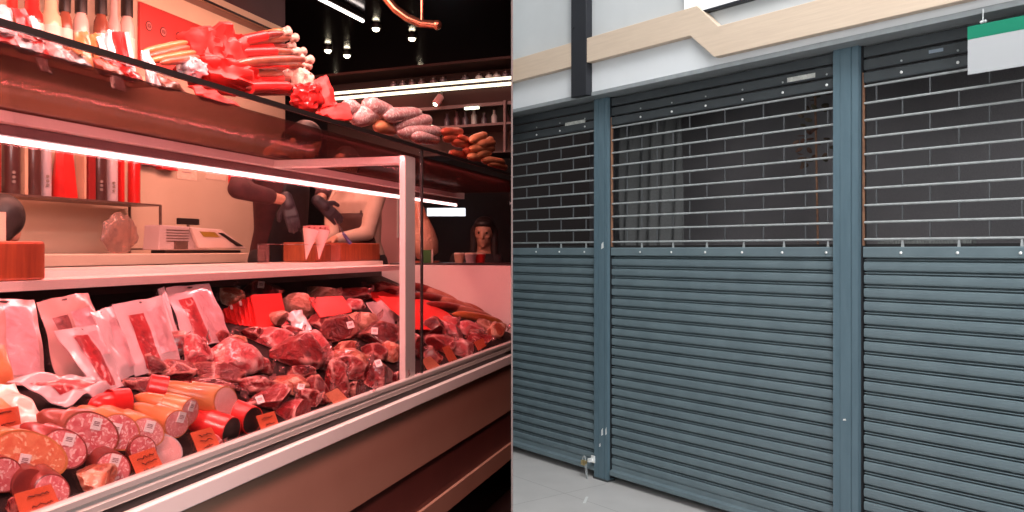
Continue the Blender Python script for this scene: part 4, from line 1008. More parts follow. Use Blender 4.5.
# ================================================================== on top of the counter, on the back wall and behind
def top(px, py, t): return at_t(px, py, t)
m_hair = M('black hair', (.02, .012, .012), .5, 0, (.012, .008, .008), 80)
m_netw = SALAMI('white mould casing', (.52, .22, .22), (.64, .36, .35), (.82, .64, .62), 60, .36)
m_redsau = M('brick red casing', (.55, .10, .05), .4, 0, (.40, .06, .035), 20, bump=.3, coat=.3)
m_orsau = M('pale orange casing', (.74, .30, .15), .4, 0, (.62, .20, .09), 18, bump=.3, coat=.3)
def crumple(name, label, c, size, mat, seed, cat='paper bag', sq=(1, 1, 1), sub=4):
    """crumpled paper bag or bundle: a creased closed shape"""
    bm = bmesh.new(); bmesh.ops.create_icosphere(bm, subdivisions=sub, radius=1); mb = MB()
    for v in bm.verts:
        p = v.co.copy(); p = V([math.copysign(abs(x)**.75, x) for x in p])
        k = 1+.25*noise.noise(p*1.5+V((seed, 0, 0)))-.30*abs(noise.noise(p*2.8+V((0, seed, 0))))+.06*noise.noise(p*6+V((0, 0, seed)))
        ang = math.atan2(p.z, p.y); k -= .17*abs(math.sin(4.2*ang+2.5*noise.noise(p*1.8+V((seed, 1, 2)))+seed))*(.35+.65*(p.x+1)/2)
        p *= k; p = V((p.x*size[0], p.y*size[1], p.z*size[2])); q = c+LD*p.x+LN*p.y+V((0, 0, p.z))
        q.z = max(q.z, ZS+.004); mb.v.append(q)
    mb.f = [tuple(v.index for v in f.verts) for f in bm.faces]; bm.free()
    return single(name, label, cat, mb, mat, smooth=48, fixn=False)
def tops(px, py, t, r, mat, px2, py2, t2, label, sleeve=None, tie=None, group='dry sausages on the counter top', bend=.0, n=12):
    p, q = top(px, py, t), top(px2, py2, t2)
    for k in (p, q): k.z = max(k.z, ZS+r*1.12+.003)
    return rod_sausage(p, q, r, mat, label, bend=bend, sleeve=sleeve, tie=tie, group=group, n=n)
# left end: packets
def toppack(c4, ts, label, mat, win=None, seed=1):
    c = [top(x, y, t) for (x, y), t in zip(c4, ts)]
    for p in c: p.z = max(p.z, ZS+.014)
    for p in c[2:]: p.z = ZS+.004
    mb = MB().quadslab(c, .004, 10, 10, .012, .25, .01, seed)
    for p in mb.v: p.z = max(p.z, ZS+.002)
    th = Thing('snack_pack', label, 'food pack', (c[2]+c[3])/2, 0, 'snack packs on the counter top')
    th.part('pouch', mb, mat, smooth=50)
    if win:
        u0, v0, u1, v1, wm = win; P = lambda u, v: (c[0]*(1-u)+c[1]*u)*(1-v)+(c[3]*(1-u)+c[2]*u)*v
        nr = (c[1]-c[0]).cross(c[3]-c[0]).normalized()
        if nr.dot(V((0, 0, EYE))-c[0]) < 0: nr = -nr
        g = MB().quadslab([P(u0, v0)+nr*.016, P(u1, v0)+nr*.016, P(u1, v1)+nr*.016, P(u0, v1)+nr*.016], .002, 4, 4, .001, .2, .004, seed)
        th.part('label', g, wm, smooth=50)
toppack([(-16, 0), (10, 9), (20, 22), (-14, 17)], [.12, .12, .05, .05], 'pinkish white snack pack at the left end of the black glass edge', m_film, None, 1)
toppack([(10, 8), (24, 10), (54, 31), (24, 27)], [.14, .14, .05, .05], 'red snack pack with a white label near the left end', m_redp, (.5, .3, .95, .75, m_film), 2)
toppack([(24, 16), (34, 16), (52, 30), (40, 29)], [.22, .22, .16, .16], 'pink snack pack behind the red one', m_film, None, 3)
toppack([(74, 33), (88, 32), (94, 46), (80, 48)], [.12, .12, .05, .05], 'brownish orange snack pack below the second capped bottle', m_orangec, None, 4)
toppack([(88, 36), (98, 34), (112, 52), (98, 50)], [.16, .16, .06, .06], 'orange snack pack with a white label below the third capped bottle', m_orangec, (.4, .2, .95, .7, m_film), 5)
toppack([(102, 34), (114, 30), (126, 44), (112, 46)], [.26, .24, .16, .16], 'white snack pack leaning behind the orange pack', m_film, None, 6)
toppack([(112, 32), (126, 33), (134, 52), (122, 55)], [.18, .18, .06, .06], 'red snack pack with white edges beside the red board', m_redp, (.6, .1, .95, .9, m_film), 7)
toppack([(140, 52), (150, 50), (160, 62), (148, 64)], [.1, .1, .04, .04], 'small white-labelled pack at the glass edge below the red board', m_film, None, 8)
# at the foot of the upper glass, under the black edge
low = [([(-14, 30), (8, 36), (20, 58), (-10, 54)], m_redp, 'red snack pack behind the upper glass at the left end', (.2, .3, .8, .8, m_film)), ([(8, 36), (26, 42), (44, 62), (18, 60)], m_film, 'pinkish snack pack behind the upper glass, second from the left', (.2, .2, .8, .7, m_slice)),
       ([(40, 44), (58, 46), (80, 68), (54, 66)], m_netw, 'speckled white snack pack behind the upper glass under the first black cap', None), ([(60, 50), (74, 54), (92, 70), (76, 72)], m_film, 'white snack pack right of the speckled one', (.1, .2, .6, .8, m_orangec)),
       ([(84, 56), (98, 60), (126, 84), (104, 84)], m_redsau, 'brown-red snack pack behind the upper glass below the orange ones', (.3, .3, .7, .6, m_film)), ([(108, 62), (124, 68), (144, 88), (126, 90)], m_redp, 'red snack pack with a square white label behind the upper glass', (.2, .15, .7, .55, m_film)),
       ([(146, 74), (160, 78), (186, 98), (166, 100)], m_brownc, 'brown snack pack behind the upper glass below the red board', (.5, .1, .9, .4, m_film)), ([(188, 86), (214, 94), (240, 112), (206, 110)], m_red, 'red flat packet behind the upper glass below the large red bag', None)]
for i, (c4, mt, lab, win) in enumerate(low): toppack(c4, [.085, .085, .022, .022], lab, mt, win, 30+i)
# thin sausages and the red crumpled bags
for i, (a, b, c_, d_, t) in enumerate([(142, 52, 188, 42, .14), (148, 57, 190, 47, .12), (150, 61, 196, 52, .09), (160, 63, 200, 57, .06)]):
    tops(a, b, t, .010, m_redsau if i % 2 else m_orangec, c_, d_, t+.06, 'thin snack sausage lying left of the crumpled red bag, %s from the top' % ORD[i])
q = top(216, 53, .22); crumple('paper_bag', 'large crumpled red paper bag on the counter top', q, (.105, .09, .092), m_red, 3)
q = top(192, 68, .10); crumple('paper_bag', 'small white and red crumpled bag in front of the large red bag', q, (.042, .035, .03), m_film, 5)
q = top(222, 76, .14); crumple('paper_bag', 'flat red crumpled paper lying at the glass edge below the large red bag', q, (.15, .08, .05), m_red, 8)
fu = [(204, 50, 284, 33, 1), (210, 46, 291, 38, 0), (214, 52, 288, 46, 1), (214, 56, 293, 52, 1), (216, 60, 297, 58, 1), (220, 60, 299, 52, 0), (222, 66, 290, 62, 0), (226, 70, 304, 66, 1), (228, 74, 300, 72, 1), (230, 76, 284, 74, 0), (232, 80, 296, 80, 1), (240, 84, 290, 84, 0), (246, 88, 300, 88, 1), (236, 64, 306, 60, 0), (250, 92, 308, 92, 0)]
for i, (a, b, c_, d_, red) in enumerate(fu):
    t = .20-.010*i+.02*(i % 3)
    tops(a, b, t, .0155, m_brownc if i % 2 else m_darkc, c_, d_, t+.03, 'knotted dry sausage in the red-sleeved bundle, %s from the top' % (ORD[i]), sleeve=(.05, .72) if red else None, tie=m_knot, group='bundle of red-sleeved dry sausages', bend=.004)
tops(236, 40, .26, .012, m_orangec, 284, 30, .30, 'thin orange stick sausage poking out above the bundle', tie=m_knot)
q = top(300, 84, .12); crumple('knotted_ends', 'cluster of pale knotted casings at the end of the bundle', q, (.045, .05, .055), m_knot, 11, 'sausage ends', sub=4)
# red folded papers right of the bundle
def folded(name, label, c4, ts, mat, seed):
    c = [top(x, y, t) for (x, y), t in zip(c4, ts)]
    mb = MB().quadslab(c, .006, 8, 8, .012, .3, .02, seed)
    for p in mb.v: p.z = max(p.z, ZS+.004)
    return single(name, label, 'paper bag', mb, mat, smooth=40)
folded('paper_sleeve', 'upright red folded paper sleeve right of the sausage bundle', [(304, 84), (326, 75), (338, 104), (314, 110)], [.16, .14, .08, .10], m_red, 3)
folded('paper_sleeve', 'red folded paper sleeve lying at the glass edge', [(310, 106), (348, 103), (352, 120), (322, 118)], [.14, .14, .05, .05], m_red, 4)
q = top(308, 98, .05); crumple('paper_bag', 'small red crumpled paper before the upright sleeve', q, (.06, .05, .05), m_redp, 13)
# white-moulded salamis, brick red and orange sausages
for i, (a, b, c_, d_, r, m) in enumerate([(346, 104, 366, 120, .034, m_netw), (354, 118, 384, 110, .044, m_netw), (366, 104, 392, 116, .040, m_netw), (384, 116, 420, 114, .034, m_netw), (392, 126, 430, 120, .036, m_netw), (398, 132, 440, 132, .034, m_netw), (376, 126, 396, 130, .03, m_orsau), (412, 136, 438, 140, .03, m_netw)]):
    tops(a, b, .14-.01*(i % 4), r, m, c_, d_, .2-.01*(i % 3), 'white-moulded salami on the counter top, %s from the red sleeves' % ORD[i], group='white-moulded salamis')
for i, (a, b, c_, d_, r) in enumerate([(442, 132, 462, 132, .024), (444, 138, 462, 140, .024), (452, 142, 474, 145, .024), (450, 153, 466, 156, .022), (458, 137, 474, 144, .022), (464, 150, 478, 154, .022)]):
    tops(a, b, .14, r, m_redsau, c_, d_, .2, 'brick red sausage on the counter top above the far pane, %s from the left' % ORD[i], group='brick red sausages')
for i, (a, b, c_, d_, r) in enumerate([(470, 141, 486, 135, .024), (476, 145, 494, 143, .026), (470, 149, 494, 149, .026), (476, 155, 490, 152, .026), (468, 157, 488, 158, .024), (482, 160, 504, 163, .024), (488, 164, 510, 168, .020), (480, 147, 492, 139, .022)]):
    p, q = top(a, b, .12), top(c_, d_, .17)
    for k in (p, q): k.x = min(k.x, -.03); k.z = max(k.z, ZS+r*1.12+.003)
    rod_sausage(p, q, r, m_orsau, 'pale orange sausage at the far end of the top glass, %s from left' % ORD[i], group='pale orange sausages', bend=.004)

# ---------------------------------------------------------------- serving shelf
m_wood = WOOD('cherry butcher block', (.42, .10, .035), (.26, .05, .02), 9, (6, 6, .6), .4)
s_, t_ = loc_st(at_t(46, 270, .67))
bl = Thing('butcher_block', 'red-brown butcher block at the left end of the serving shelf', 'chopping block', L(s_-.2, t_+.05, 1.313), LRZ)
bl.part('block', MB().box(L, s_-.45, s_, .67, .848, 1.313, 1.425), m_wood, bevel=.008)
pa, pb = at_t(282, 262, .93), at_t(377, 262, .93)
sa_, sb_ = loc_st(at_t(283, 258, 1.12))[0], loc_st(at_t(380, 262, .93))[0]
bl = Thing('butcher_block', 'long red-brown butcher block on the serving shelf behind the paper cones', 'chopping block', L((sa_+sb_)/2, .98, 1.336), LRZ)
bl.part('block', MB().box(L, sa_, sb_, .93, 1.12, 1.336, 1.336+.105), m_wood, bevel=.006)
m_acr = GLASS('clear acrylic', (.93, .86, .86), 1.45, 1.0, (.7, .4, .38), .12)
st = Thing('cone_stand', 'clear acrylic stand holding the paper cones', 'stand', L(1.5, .88, 1.336), LRZ)
s0_ = loc_st(at_t(266, 260, .87))[0]; s1_ = loc_st(at_t(338, 260, .87))[0]
st.part('top_plate', MB().box(L, s0_, s1_, .855, .915, 1.425, 1.430), m_acr)
for k in (s0_, s1_-.005): st.part('end_plate', MB().box(L, k, k+.005, .855, .915, 1.336, 1.425), m_acr)
m_cone = M('white paper cone', (.80, .62, .60), .6, 0, (.74, .55, .53), 12)
for i, (x, nm) in enumerate([(307, 'left of the pair'), (320, 'right of the pair')]):
    q = at_t(x-1, 260, .87); q.z = 1.352; tp = at_t(x+4-2*i, 230, .86)
    ax = (tp-q); ln = ax.length; cn = Thing('paper_cone', 'white paper cone of red cured ham, the one on the '+nm, 'paper cone', q, 0, 'paper cones of ham')
    cn.part('cone', MB().tube([q+ax*k for k in (0, .25, .5, .75, 1)], [.002, .011, .021, .031, .041], 20, caps=False), m_cone, smooth=60)
    hb = MB()
    for j in range(7):
        a = j*.9; e = tp+V((.022*math.cos(a), .022*math.sin(a), -.004)); hb.quadslab([e+V((-.018, 0, .024)), e+V((.016, .004, .028)), e+V((.018, .01, -.012)), e+V((-.016, .0, -.014))], .003, 4, 4, .002, .2, .012, j)
    cn.part('ham_filling', hb, MR, smooth=50, label='folded slices of red ham')
kn = Thing('knife', 'carving knife with a blue handle end leaning by the long butcher block', 'knife', at_t(349, 241, .91))
k0, k1, k2 = at_t(334, 219, .90), at_t(343, 233, .905), at_t(350, 243, .91)
kn.part('handle', MB().tube([k1, k1.lerp(k2, .5), k2], [.008, .010, .011], 10), M('blue handle', (.10, .10, .32), .4), smooth=60)
kn.part('blade', MB().quadslab([k0+V((0, 0, .004)), k1+V((0, 0, .012)), k1+V((0, 0, -.008)), k0+V((0, 0, .0))], .002), M('knife steel', (.75, .72, .7), .25, .8))

# ---------------------------------------------------------------- back wall
TB = TW
rb0, rb1 = loc_st(at_t(140, 20, TB-.02))[0], loc_st(at_t(236, 40, TB-.02))[0]
rd = Thing('red_board', 'red board with dark ring emblems on the wall under the cream frieze', 'sign', L((rb0+rb1)/2, TB-.02, 2.6), LRZ)
rd.part('board', MB().box(L, rb0, rb1, TB-.022, TB-.002, 2.52, 2.905), M('coral red board', (.56, .05, .045), .45, 0, (.50, .042, .04), 4), bevel=.002)
m_ring = M('dark ring print', (.06, .008, .01), .5)
m_disc = M('pink disc print', (.60, .16, .15), .5)
for x, y in [(149, 26), (163.5, 32), (179, 37)]:
    q = at_t(x, y, TB-.0235); s_, _ = loc_st(q)
    em = rd.part('emblem', MB().lathe(q, -LN, [(0, .030), (.0012, .030)], 24), m_ring, label='dark ring emblem')
    rd.part('disc', MB().lathe(q-LN*.0013, -LN, [(0, .025), (.0008, .025)], 24), m_disc, parent=em)
    for k in (-.008, 0, .008): rd.part('lettering', MB().box(L, s_-.016, s_+.016, TB-.0267, TB-.0257, q.z+k-.0022, q.z+k+.0022), m_ring, parent=em)
# high shelf with capped bottles
zsh = 2.40
hs = Thing('wall_shelf', 'high wall shelf under the capped bottles', 'shelf', L(.2, TB-.1, zsh), LRZ)
hs.part('board', MB().box(L, -1.6, rb0-.03, TB-.22, TB-.001, zsh-.025, zsh), m_cream, bevel=.003)
for k in (-1.2, -.2, .7): hs.part('bracket', MB().box(L, k, k+.02, TB-.18, TB-.001, zsh-.09, zsh-.0255), m_brownband)
m_cap = M('black bottle cap', (.015, .010, .010), .4)
m_btl = [M('tinted bottle %d' % i, c1, .25, 0, c2, 10, coat=.5) for i, (c1, c2) in enumerate([((.30, .10, .06), (.22, .06, .04)), ((.74, .50, .46), (.66, .42, .38)), ((.70, .45, .42), (.6, .38, .35)), ((.62, .05, .04), (.5, .03, .03)), ((.72, .55, .38), (.66, .5, .33))])]
m_lab = M('pale bottle label', (.80, .64, .58), .5, 0, (.74, .56, .5), 30)
bots = [(12, .04, 3, 0, 'red bottle'), (32, .055, 3, 0, 'broad red bottle'), (51, .05, 4, 0, 'cream bottle'), (65, .036, 0, 1, 'brown black-capped bottle'), (81, .040, 1, 1, 'pinkish white black-capped bottle'), (101, .040, 0, 1, 'amber black-capped bottle with white neck'), (114, .036, 2, 0, 'lilac-pink bottle'), (127, .042, 1, 1, 'white-labelled black-capped bottle beside the red board')]
for x, r, k, cp, nm in bots:
    q = at_t(x, 30, TB-.12); q.z = zsh+.001; hgt = (at_t(x, -6 if cp else -2, TB-.12).z-zsh)+(.0 if cp else .03)
    t = Thing('bottle', nm+' on the high wall shelf', 'bottle', q, 0, 'bottles on the high shelf')
    t.part('body', MB().lathe(q, (0, 0, 1), [(0, r*.9), (.006, r), (hgt*.5, r), (hgt*.62, r*.92), (hgt*.70, r*.62), (hgt*.96, r*.6)], 20), m_btl[k], smooth=40)
    t.part('label', MB().lathe(q, (0, 0, 1), [(hgt*.22, r*1.02), (hgt*.46, r*1.02)], 20), m_lab, smooth=40)
    t.part('cap', MB().lathe(q, (0, 0, 1), [(hgt*.72, r*.78), (hgt*.97, r*.78), (hgt, r*.7)] if cp else [(hgt*.94, r*.64), (hgt, r*.64)], 18), m_cap if cp else m_lab, smooth=40)
# metal rack with tall packages
m_rack = M('dull rack steel', (.20, .12, .10), .4, .5, (.15, .09, .08), 30)
sr0, sr1 = loc_st(at_t(-60, 190, 2.1))[0], loc_st(at_t(162, 203, 2.05))[0]
zr = at_t(0, 192.5, 2.05).z
rk = Thing('metal_rack', 'dull steel rack shelf standing on the rear worktop', 'rack', L((sr0+sr1)/2, 2.14, 1.38), LRZ)
rk.part('shelf', MB().box(L, sr0, sr1, 2.05, 2.28, zr-.010, zr), m_rack)
for k, tt in ((sr1-.012, 2.05), (sr1-.012, 2.268), (sr0, 2.05), (sr0, 2.268)): rk.part('leg', MB().box(L, k, k+.012, tt, tt+.012, 1.381, zr-.0101), m_rack)
rk.part('crossbar', MB().box(L, sr1-.012, sr1, 2.0621, 2.2679, 1.40, 1.41), m_rack)
m_pk = {k: M('package '+k, c1, .3, 0, c2, 8, coat=.5) for k, c1, c2 in (('dark', (.06, .022, .022), (.09, .035, .03)), ('silver', (.55, .45, .48), (.42, .32, .36)), ('red', (.66, .02, .018), (.52, .012, .012)), ('maroon', (.28, .02, .02), (.2, .015, .015)), ('tan', (.62, .40, .28), (.52, .32, .22)))}
pk = [(-8, 10, 'maroon', 0, 'maroon carton cropped at the left'), (11, 17, 'dark', 1, 'dark bottle at the left end, with printed emblem'), (22, 4, 'tan', 0, 'narrow tan carton between the dark bottles'), (33, 15, 'dark', 1, 'second dark bottle'), (46, 10, 'silver', 1, 'shiny silver tube'),
      (64, 24, 'red', 2, 'wide red gift bag tapering upward'), (81, 3, 'tan', 0, 'thin tan stick'), (88, 9, 'maroon', 0, 'maroon bag beside the thin stick'), (99, 15, 'dark', 1, 'dark oval bottle in red wrap'), (112, 11, 'silver', 1, 'silver-grey tube with print'), (119, 4, 'red', 0, 'narrow red strip carton'), (134, 12, 'red', 1, 'bright red cylinder at the right end')]
for x, wpx, k, shp, nm in pk:
    q = at_t(x, 200, 2.14); q.z = zr+.001; r = wpx*q.y/F_PX/2; hgt = .36; s_, t_ = loc_st(q)
    t = Thing('package', nm+' on the steel rack', 'package', q, LRZ, 'packages on the steel rack')
    if shp == 1: t.part('body', MB().lathe(q, (0, 0, 1), [(0, r*.92), (.006, r), (hgt*.8, r), (hgt*.9, r*.8), (hgt, r*.5)], 18), m_pk[k], smooth=40)
    elif shp == 2:
        hh = [(0, 1.0, .05), (.1, 1.0, .05), (.25, .9, .035), (.36, .75, .012)]
        t.part('body', MB().grid(lambda u, v: L(s_+r*(1-.35*v)*(2*abs(((u*2) % 2)-1)-1), t_+(.05*(1-.7*v))*(1 if u < .5 else -1)*min(1, 6*min((u*2) % 1, 1-(u*2) % 1)), q.z+hgt*v), 24, 8), m_pk[k], smooth=50)
    else: t.part('body', MB().box(L, s_-r, s_+r, t_-.03, t_+.03, q.z, q.z+hgt), m_pk[k], bevel=.003)
    if shp and wpx < 20: t.part('cap', MB().lathe(q+V((0, 0, hgt)), (0, 0, 1), [(0, r*.5), (.02, r*.5), (.022, r*.4)], 14), m_cap, smooth=40)
    if nm.split()[0] in ('dark', 'shiny', 'silver-grey'):
        fr_ = V((-q.x, -q.y, 0)).normalized()
        for j in range(3): t.part('emblem', MB().lathe(q+fr_*(r*.985)+V((r*.35, 0, .06+.022*j)), fr_, [(0, .008), (.003, .008)], 12), m_rack, label='small round printed emblem')
# things on the wall
def wallbox(name, label, cat, x0, y0, x1, y1, mat, th=.01, t=None):
    t = t or TB
    a, b = at_t(x0, y0, t-th), at_t(x1, y1, t-th)
    return single(name, label, cat, MB().box(L, loc_st(a)[0], loc_st(b)[0], t-th, t-.0012, b.z, a.z), mat, rz=LRZ, bevel=.001)
m_note = M('cream notice', (.80, .62, .50), .6, 0, (.70, .50, .40), 40)
wallbox('wall_box', 'left red box fixed high on the beige wall', 'box', 143, 156, 161, 166, m_redp, .05)
wallbox('wall_box', 'right red box fixed high on the beige wall', 'box', 162, 158, 178, 171, m_redp, .05)
for x0, x1, nm in ((177, 197, 'left cream paper notice'), (206, 226, 'right cream paper notice')):
    a, b = at_t(x0, 165, TB-.004), at_t(x1, 181, TB-.004); s0_, s1_ = loc_st(a)[0], loc_st(b)[0]
    nt_ = Thing('notice', nm+' on the beige wall', 'notice', L((s0_+s1_)/2, TB, b.z), LRZ)
    nt_.part('sheet', MB().box(L, s0_, s1_, TB-.004, TB-.0012, b.z, a.z+.06), m_note)
    for k in range(3): nt_.part('text_line', MB().box(L, s0_+(s1_-s0_)*.25, s0_+(s1_-s0_)*.7, TB-.0052, TB-.0042, b.z+.045+.02*k, b.z+.051+.02*k), m_stki)
wallbox('pennant', 'narrow red sign on the wall beside the right notice', 'sign', 229, 168, 236, 184, m_redp, .008)
# clear bag of casings
bgq = at_t(120, 245, 2.02); bgq.z = 1.381
crb = MB(); bm = bmesh.new(); bmesh.ops.create_icosphere(bm, subdivisions=4, radius=1)
for v in bm.verts:
    p = v.co.copy(); p *= 1+.16*noise.noise(p*2.3)+.1*noise.noise(p*6); crb.v.append(bgq+LD*p.x*.125+LN*p.y*.04+V((0, 0, max(.001, .105+p.z*.11))))
crb.f = [tuple(v.index for v in f.verts) for f in bm.faces]; bm.free()
single('plastic_bag', 'crumpled clear plastic bag on the worktop under the steel rack', 'bag', crb, GLASS('cloudy plastic bag', (.8, .6, .55), 1.4, 1.2, (.55, .33, .28), .28, .2), smooth=35, fixn=False)
# rear worktop
wt = Thing('rear_worktop', 'cream-edged worktop along the beige wall', 'worktop', L(.5, 2.0, ZP), LRZ)
swe = loc_st(at_t(250, 260, 1.75))[0]
wt.part('top', MB().box(L, -2.5, swe, 1.75, TB-.002, 1.322, 1.380), M('cream worktop', (.74, .58, .46), .4, 0, (.68, .52, .41), 5), bevel=.005)
wt.part('cupboard', MB().box(L, -2.5, swe-.03, 1.80, TB-.002, ZP, 1.321), m_back)
for k in range(4): wt.part('door', MB().box(L, -1.6+.62*k, -1.02+.62*k, 1.785, 1.799, ZP+.08, 1.29), m_darkw, bevel=.003)
# counter scale
m_sc = M('grey scale housing', (.50, .38, .38), .45, 0, (.44, .33, .33), 6)
m_scl = M('light scale housing', (.72, .56, .52), .4, 0, (.66, .5, .46), 6)
a, b = at_t(160, 253, 1.92), at_t(245, 253, 1.92); s0_, s1_ = loc_st(a)[0], loc_st(b)[0]; ln = s1_-s0_
ztop = at_t(165, 225, 1.92).z
sc_ = Thing('counter_scale', 'grey weighing and label printing scale on the rear worktop', 'scale', L((s0_+s1_)/2, 1.95, 1.381), LRZ)
sc_.part('housing', MB().prism(L, [(s0_, 1.40), (s0_+ln*.02, ztop), (s0_+ln*.40, ztop-.005), (s0_+ln*.55, 1.40)], 1.93, 2.04), m_sc, bevel=.006)
sc_.part('base', MB().box(L, s0_+ln*.08, s1_-.02, 1.94, 2.035, 1.381, 1.399), m_cap)
for k in range(5): sc_.part('vent_slot', MB().box(L, s0_+ln*.08, s0_+ln*.32, 1.928, 1.9298, ztop-.03-.016*k, ztop-.024-.016*k), m_rack)
sc_.part('printer_slot', MB().box(L, s0_+ln*.16, s0_+ln*.29, 1.915, 1.9298, 1.405, 1.45), m_rack)
con = sc_.part('console', MB().prism(L, [(s0_+ln*.40, 1.41), (s0_+ln*.31, ztop-.008), (s0_+ln*.66, ztop-.014), (s1_, 1.41)], 1.905, 1.928), m_scl, bevel=.005)
sc_.part('display', MB().prism(L, [(s0_+ln*.45, 1.48), (s0_+ln*.40, ztop-.03), (s0_+ln*.58, ztop-.032), (s0_+ln*.65, 1.48)], 1.9025, 1.9048), M('amber display', (.36, .22, .03), .3), parent=con, label='amber display')
sc_.part('keypad', MB().prism(L, [(s0_+ln*.86, 1.425), (s0_+ln*.62, ztop-.035), (s0_+ln*.68, ztop-.035), (s0_+ln*.95, 1.425)], 1.9025, 1.9048), m_cap, parent=con, label='dark keypad strip')
sc_.part('pole_display', MB().box(L, s0_+ln*.34, s0_+ln*.56, 2.0, 2.03, ztop+.012, ztop+.05), m_cap, bevel=.003, label='black customer display')
sc_.part('pole', MB().box(L, s0_+ln*.44, s0_+ln*.46, 2.01, 2.02, ztop-.01, ztop+.012), m_rack)
# things on the far counter
hm = Thing('cured_ham', 'whole orange-brown cured ham standing beyond the white post', 'ham', V((-.60, 5.85, 1.313)))
q = V((-.60, 5.85, 1.36))
hm.part('ham', MB().tube([q+V((.03, 0, -.02)), q+V((.02, 0, 0)), q+V((0, 0, .08)), q+V((-.02, 0, .17)), q+V((-.035, .02, .27)), q+V((-.05, .03, .36)), q+V((-.055, .04, .40))], [.03, .075, .095, .085, .05, .03, .026], 18), MO, smooth=70)
hm.part('stand', MB().box(G, -.68, -.50, 5.80, 5.92, 1.313, 1.325).tube([V((-.60, 5.85, 1.32)), V((-.60, 5.85, 1.37))], .012, 8), m_wood)
gb = Thing('carton', 'small green carton with pale ends on the far counter', 'box', V((-.565, 5.74, 1.313)))
gb.part('box', MB().box(G, -.60, -.545, 5.715, 5.765, 1.313, 1.40), M('green carton', (.03, .16, .03), .5, 0, (.02, .12, .02), 9), bevel=.002)
for k in (-.612, -.543): gb.part('end_flap', MB().box(G, k, k+.010, 5.715, 5.765, 1.313, 1.405), m_lab)
for i, (x, y, z, r, m, nm) in enumerate([(-.36, 5.8, 1.313, .035, 'tan', 'small tan tub'), (-.28, 5.78, 1.313, .04, 'silver', 'small pinkish tub'), (-.22, 5.84, 1.313, .04, 'red', 'small red tub')]):
    tbm = Thing('tub', nm+' on the dark far counter', 'tub', V((x, y, z)), 0)
    tbm.part('cup', MB().lathe(V((x, y, z)), (0, 0, 1), [(0, r*.8), (.05, r), (.055, r*1.05), (.058, r)], 16), m_pk[m], smooth=40)
    tbm.part('lid', MB().lathe(V((x, y, z+.0585)), (0, 0, 1), [(0, r*1.05), (.006, r*1.05), (.01, r*.8)], 16), m_lab, smooth=40)

# ---------------------------------------------------------------- people
m_skin = M('warm skin', (.55, .27, .18), .5, 0, (.48, .22, .15), 12)
m_maroon = M('dark maroon shirt', (.075, .016, .018), .8, 0, (.05, .012, .014), 30, bump=.3)
m_apron = M('black apron', (.016, .010, .011), .7, 0, (.011, .007, .008), 30, bump=.2)
m_cream_s = M('cream work shirt', (.60, .42, .34), .8, 0, (.5, .34, .27), 12, bump=.3)
m_brownap = M('dark brown apron', (.06, .018, .014), .7, 0, (.04, .012, .010), 20)
m_coat = M('black coat', (.018, .012, .016), .8, 0, (.012, .008, .012), 20, bump=.3)
m_trous = M('dark trousers', (.03, .024, .026), .8, 0, (.022, .018, .02), 20)
m_shoe = M('black shoes', (.012, .010, .010), .4)
m_glove = M('black glove', (.035, .022, .03), .5, 0, (.024, .016, .022), 30)
m_eye = M('dark eye', (.02, .012, .01), .2)
def remesh(o, vox, it=4):
    r = o.modifiers.new('remesh', 'REMESH'); r.mode = 'VOXEL'; r.voxel_size = vox; r.use_smooth_shade = True
    s = o.modifiers.new('smooth', 'SMOOTH'); s.factor = .5; s.iterations = it
def hand_mb(wrist, tip, side, palm_n, grow=1.0, curl=.35):
    """palm, four fingers of different lengths and a thumb"""
    mb = MB(); ax = (tip-wrist); ln = ax.length; ax = ax/ln; pn = (palm_n-ax*palm_n.dot(ax)).normalized(); sd = ax.cross(pn).normalized()*side
    g = grow; L0 = .185
    pc = wrist+ax*.05
    mb.limb(wrist-ax*.02, wrist+ax*.025, .026*g, .028*g)
    for k in (-.024, -.008, .008, .024): mb.limb(wrist+ax*.02+sd*k*.7, wrist+ax*.088+sd*k, .014*g, .0115*g, 10)
    for k, l, r in ((-.027, .062, .0078), (-.009, .078, .0085), (.009, .084, .0088), (.026, .074, .0086)):
        a = wrist+ax*.088+sd*k; d1 = (ax+pn*curl*.6).normalized(); d2 = (ax+pn*curl*1.6).normalized(); d3 = (ax*.7+pn*curl*2.4).normalized()
        b = a+d1*l*.45; c = b+d2*l*.33; e = c+d3*l*.25
        mb.limb(a, b, r*1.1*g, r*g, 8); mb.limb(b, c, r*g, r*.92*g, 8); mb.limb(c, e, r*.92*g, r*.8*g, 8)
    a = wrist+ax*.03+sd*.026; b = a+(sd*.8+ax*.7+pn*.35).normalized()*.042; c = b+(sd*.25+ax+pn*.5).normalized()*.032
    mb.limb(a, b, .0125*g, .0105*g, 8); mb.limb(b, c, .0105*g, .009*g, 8)
    return mb
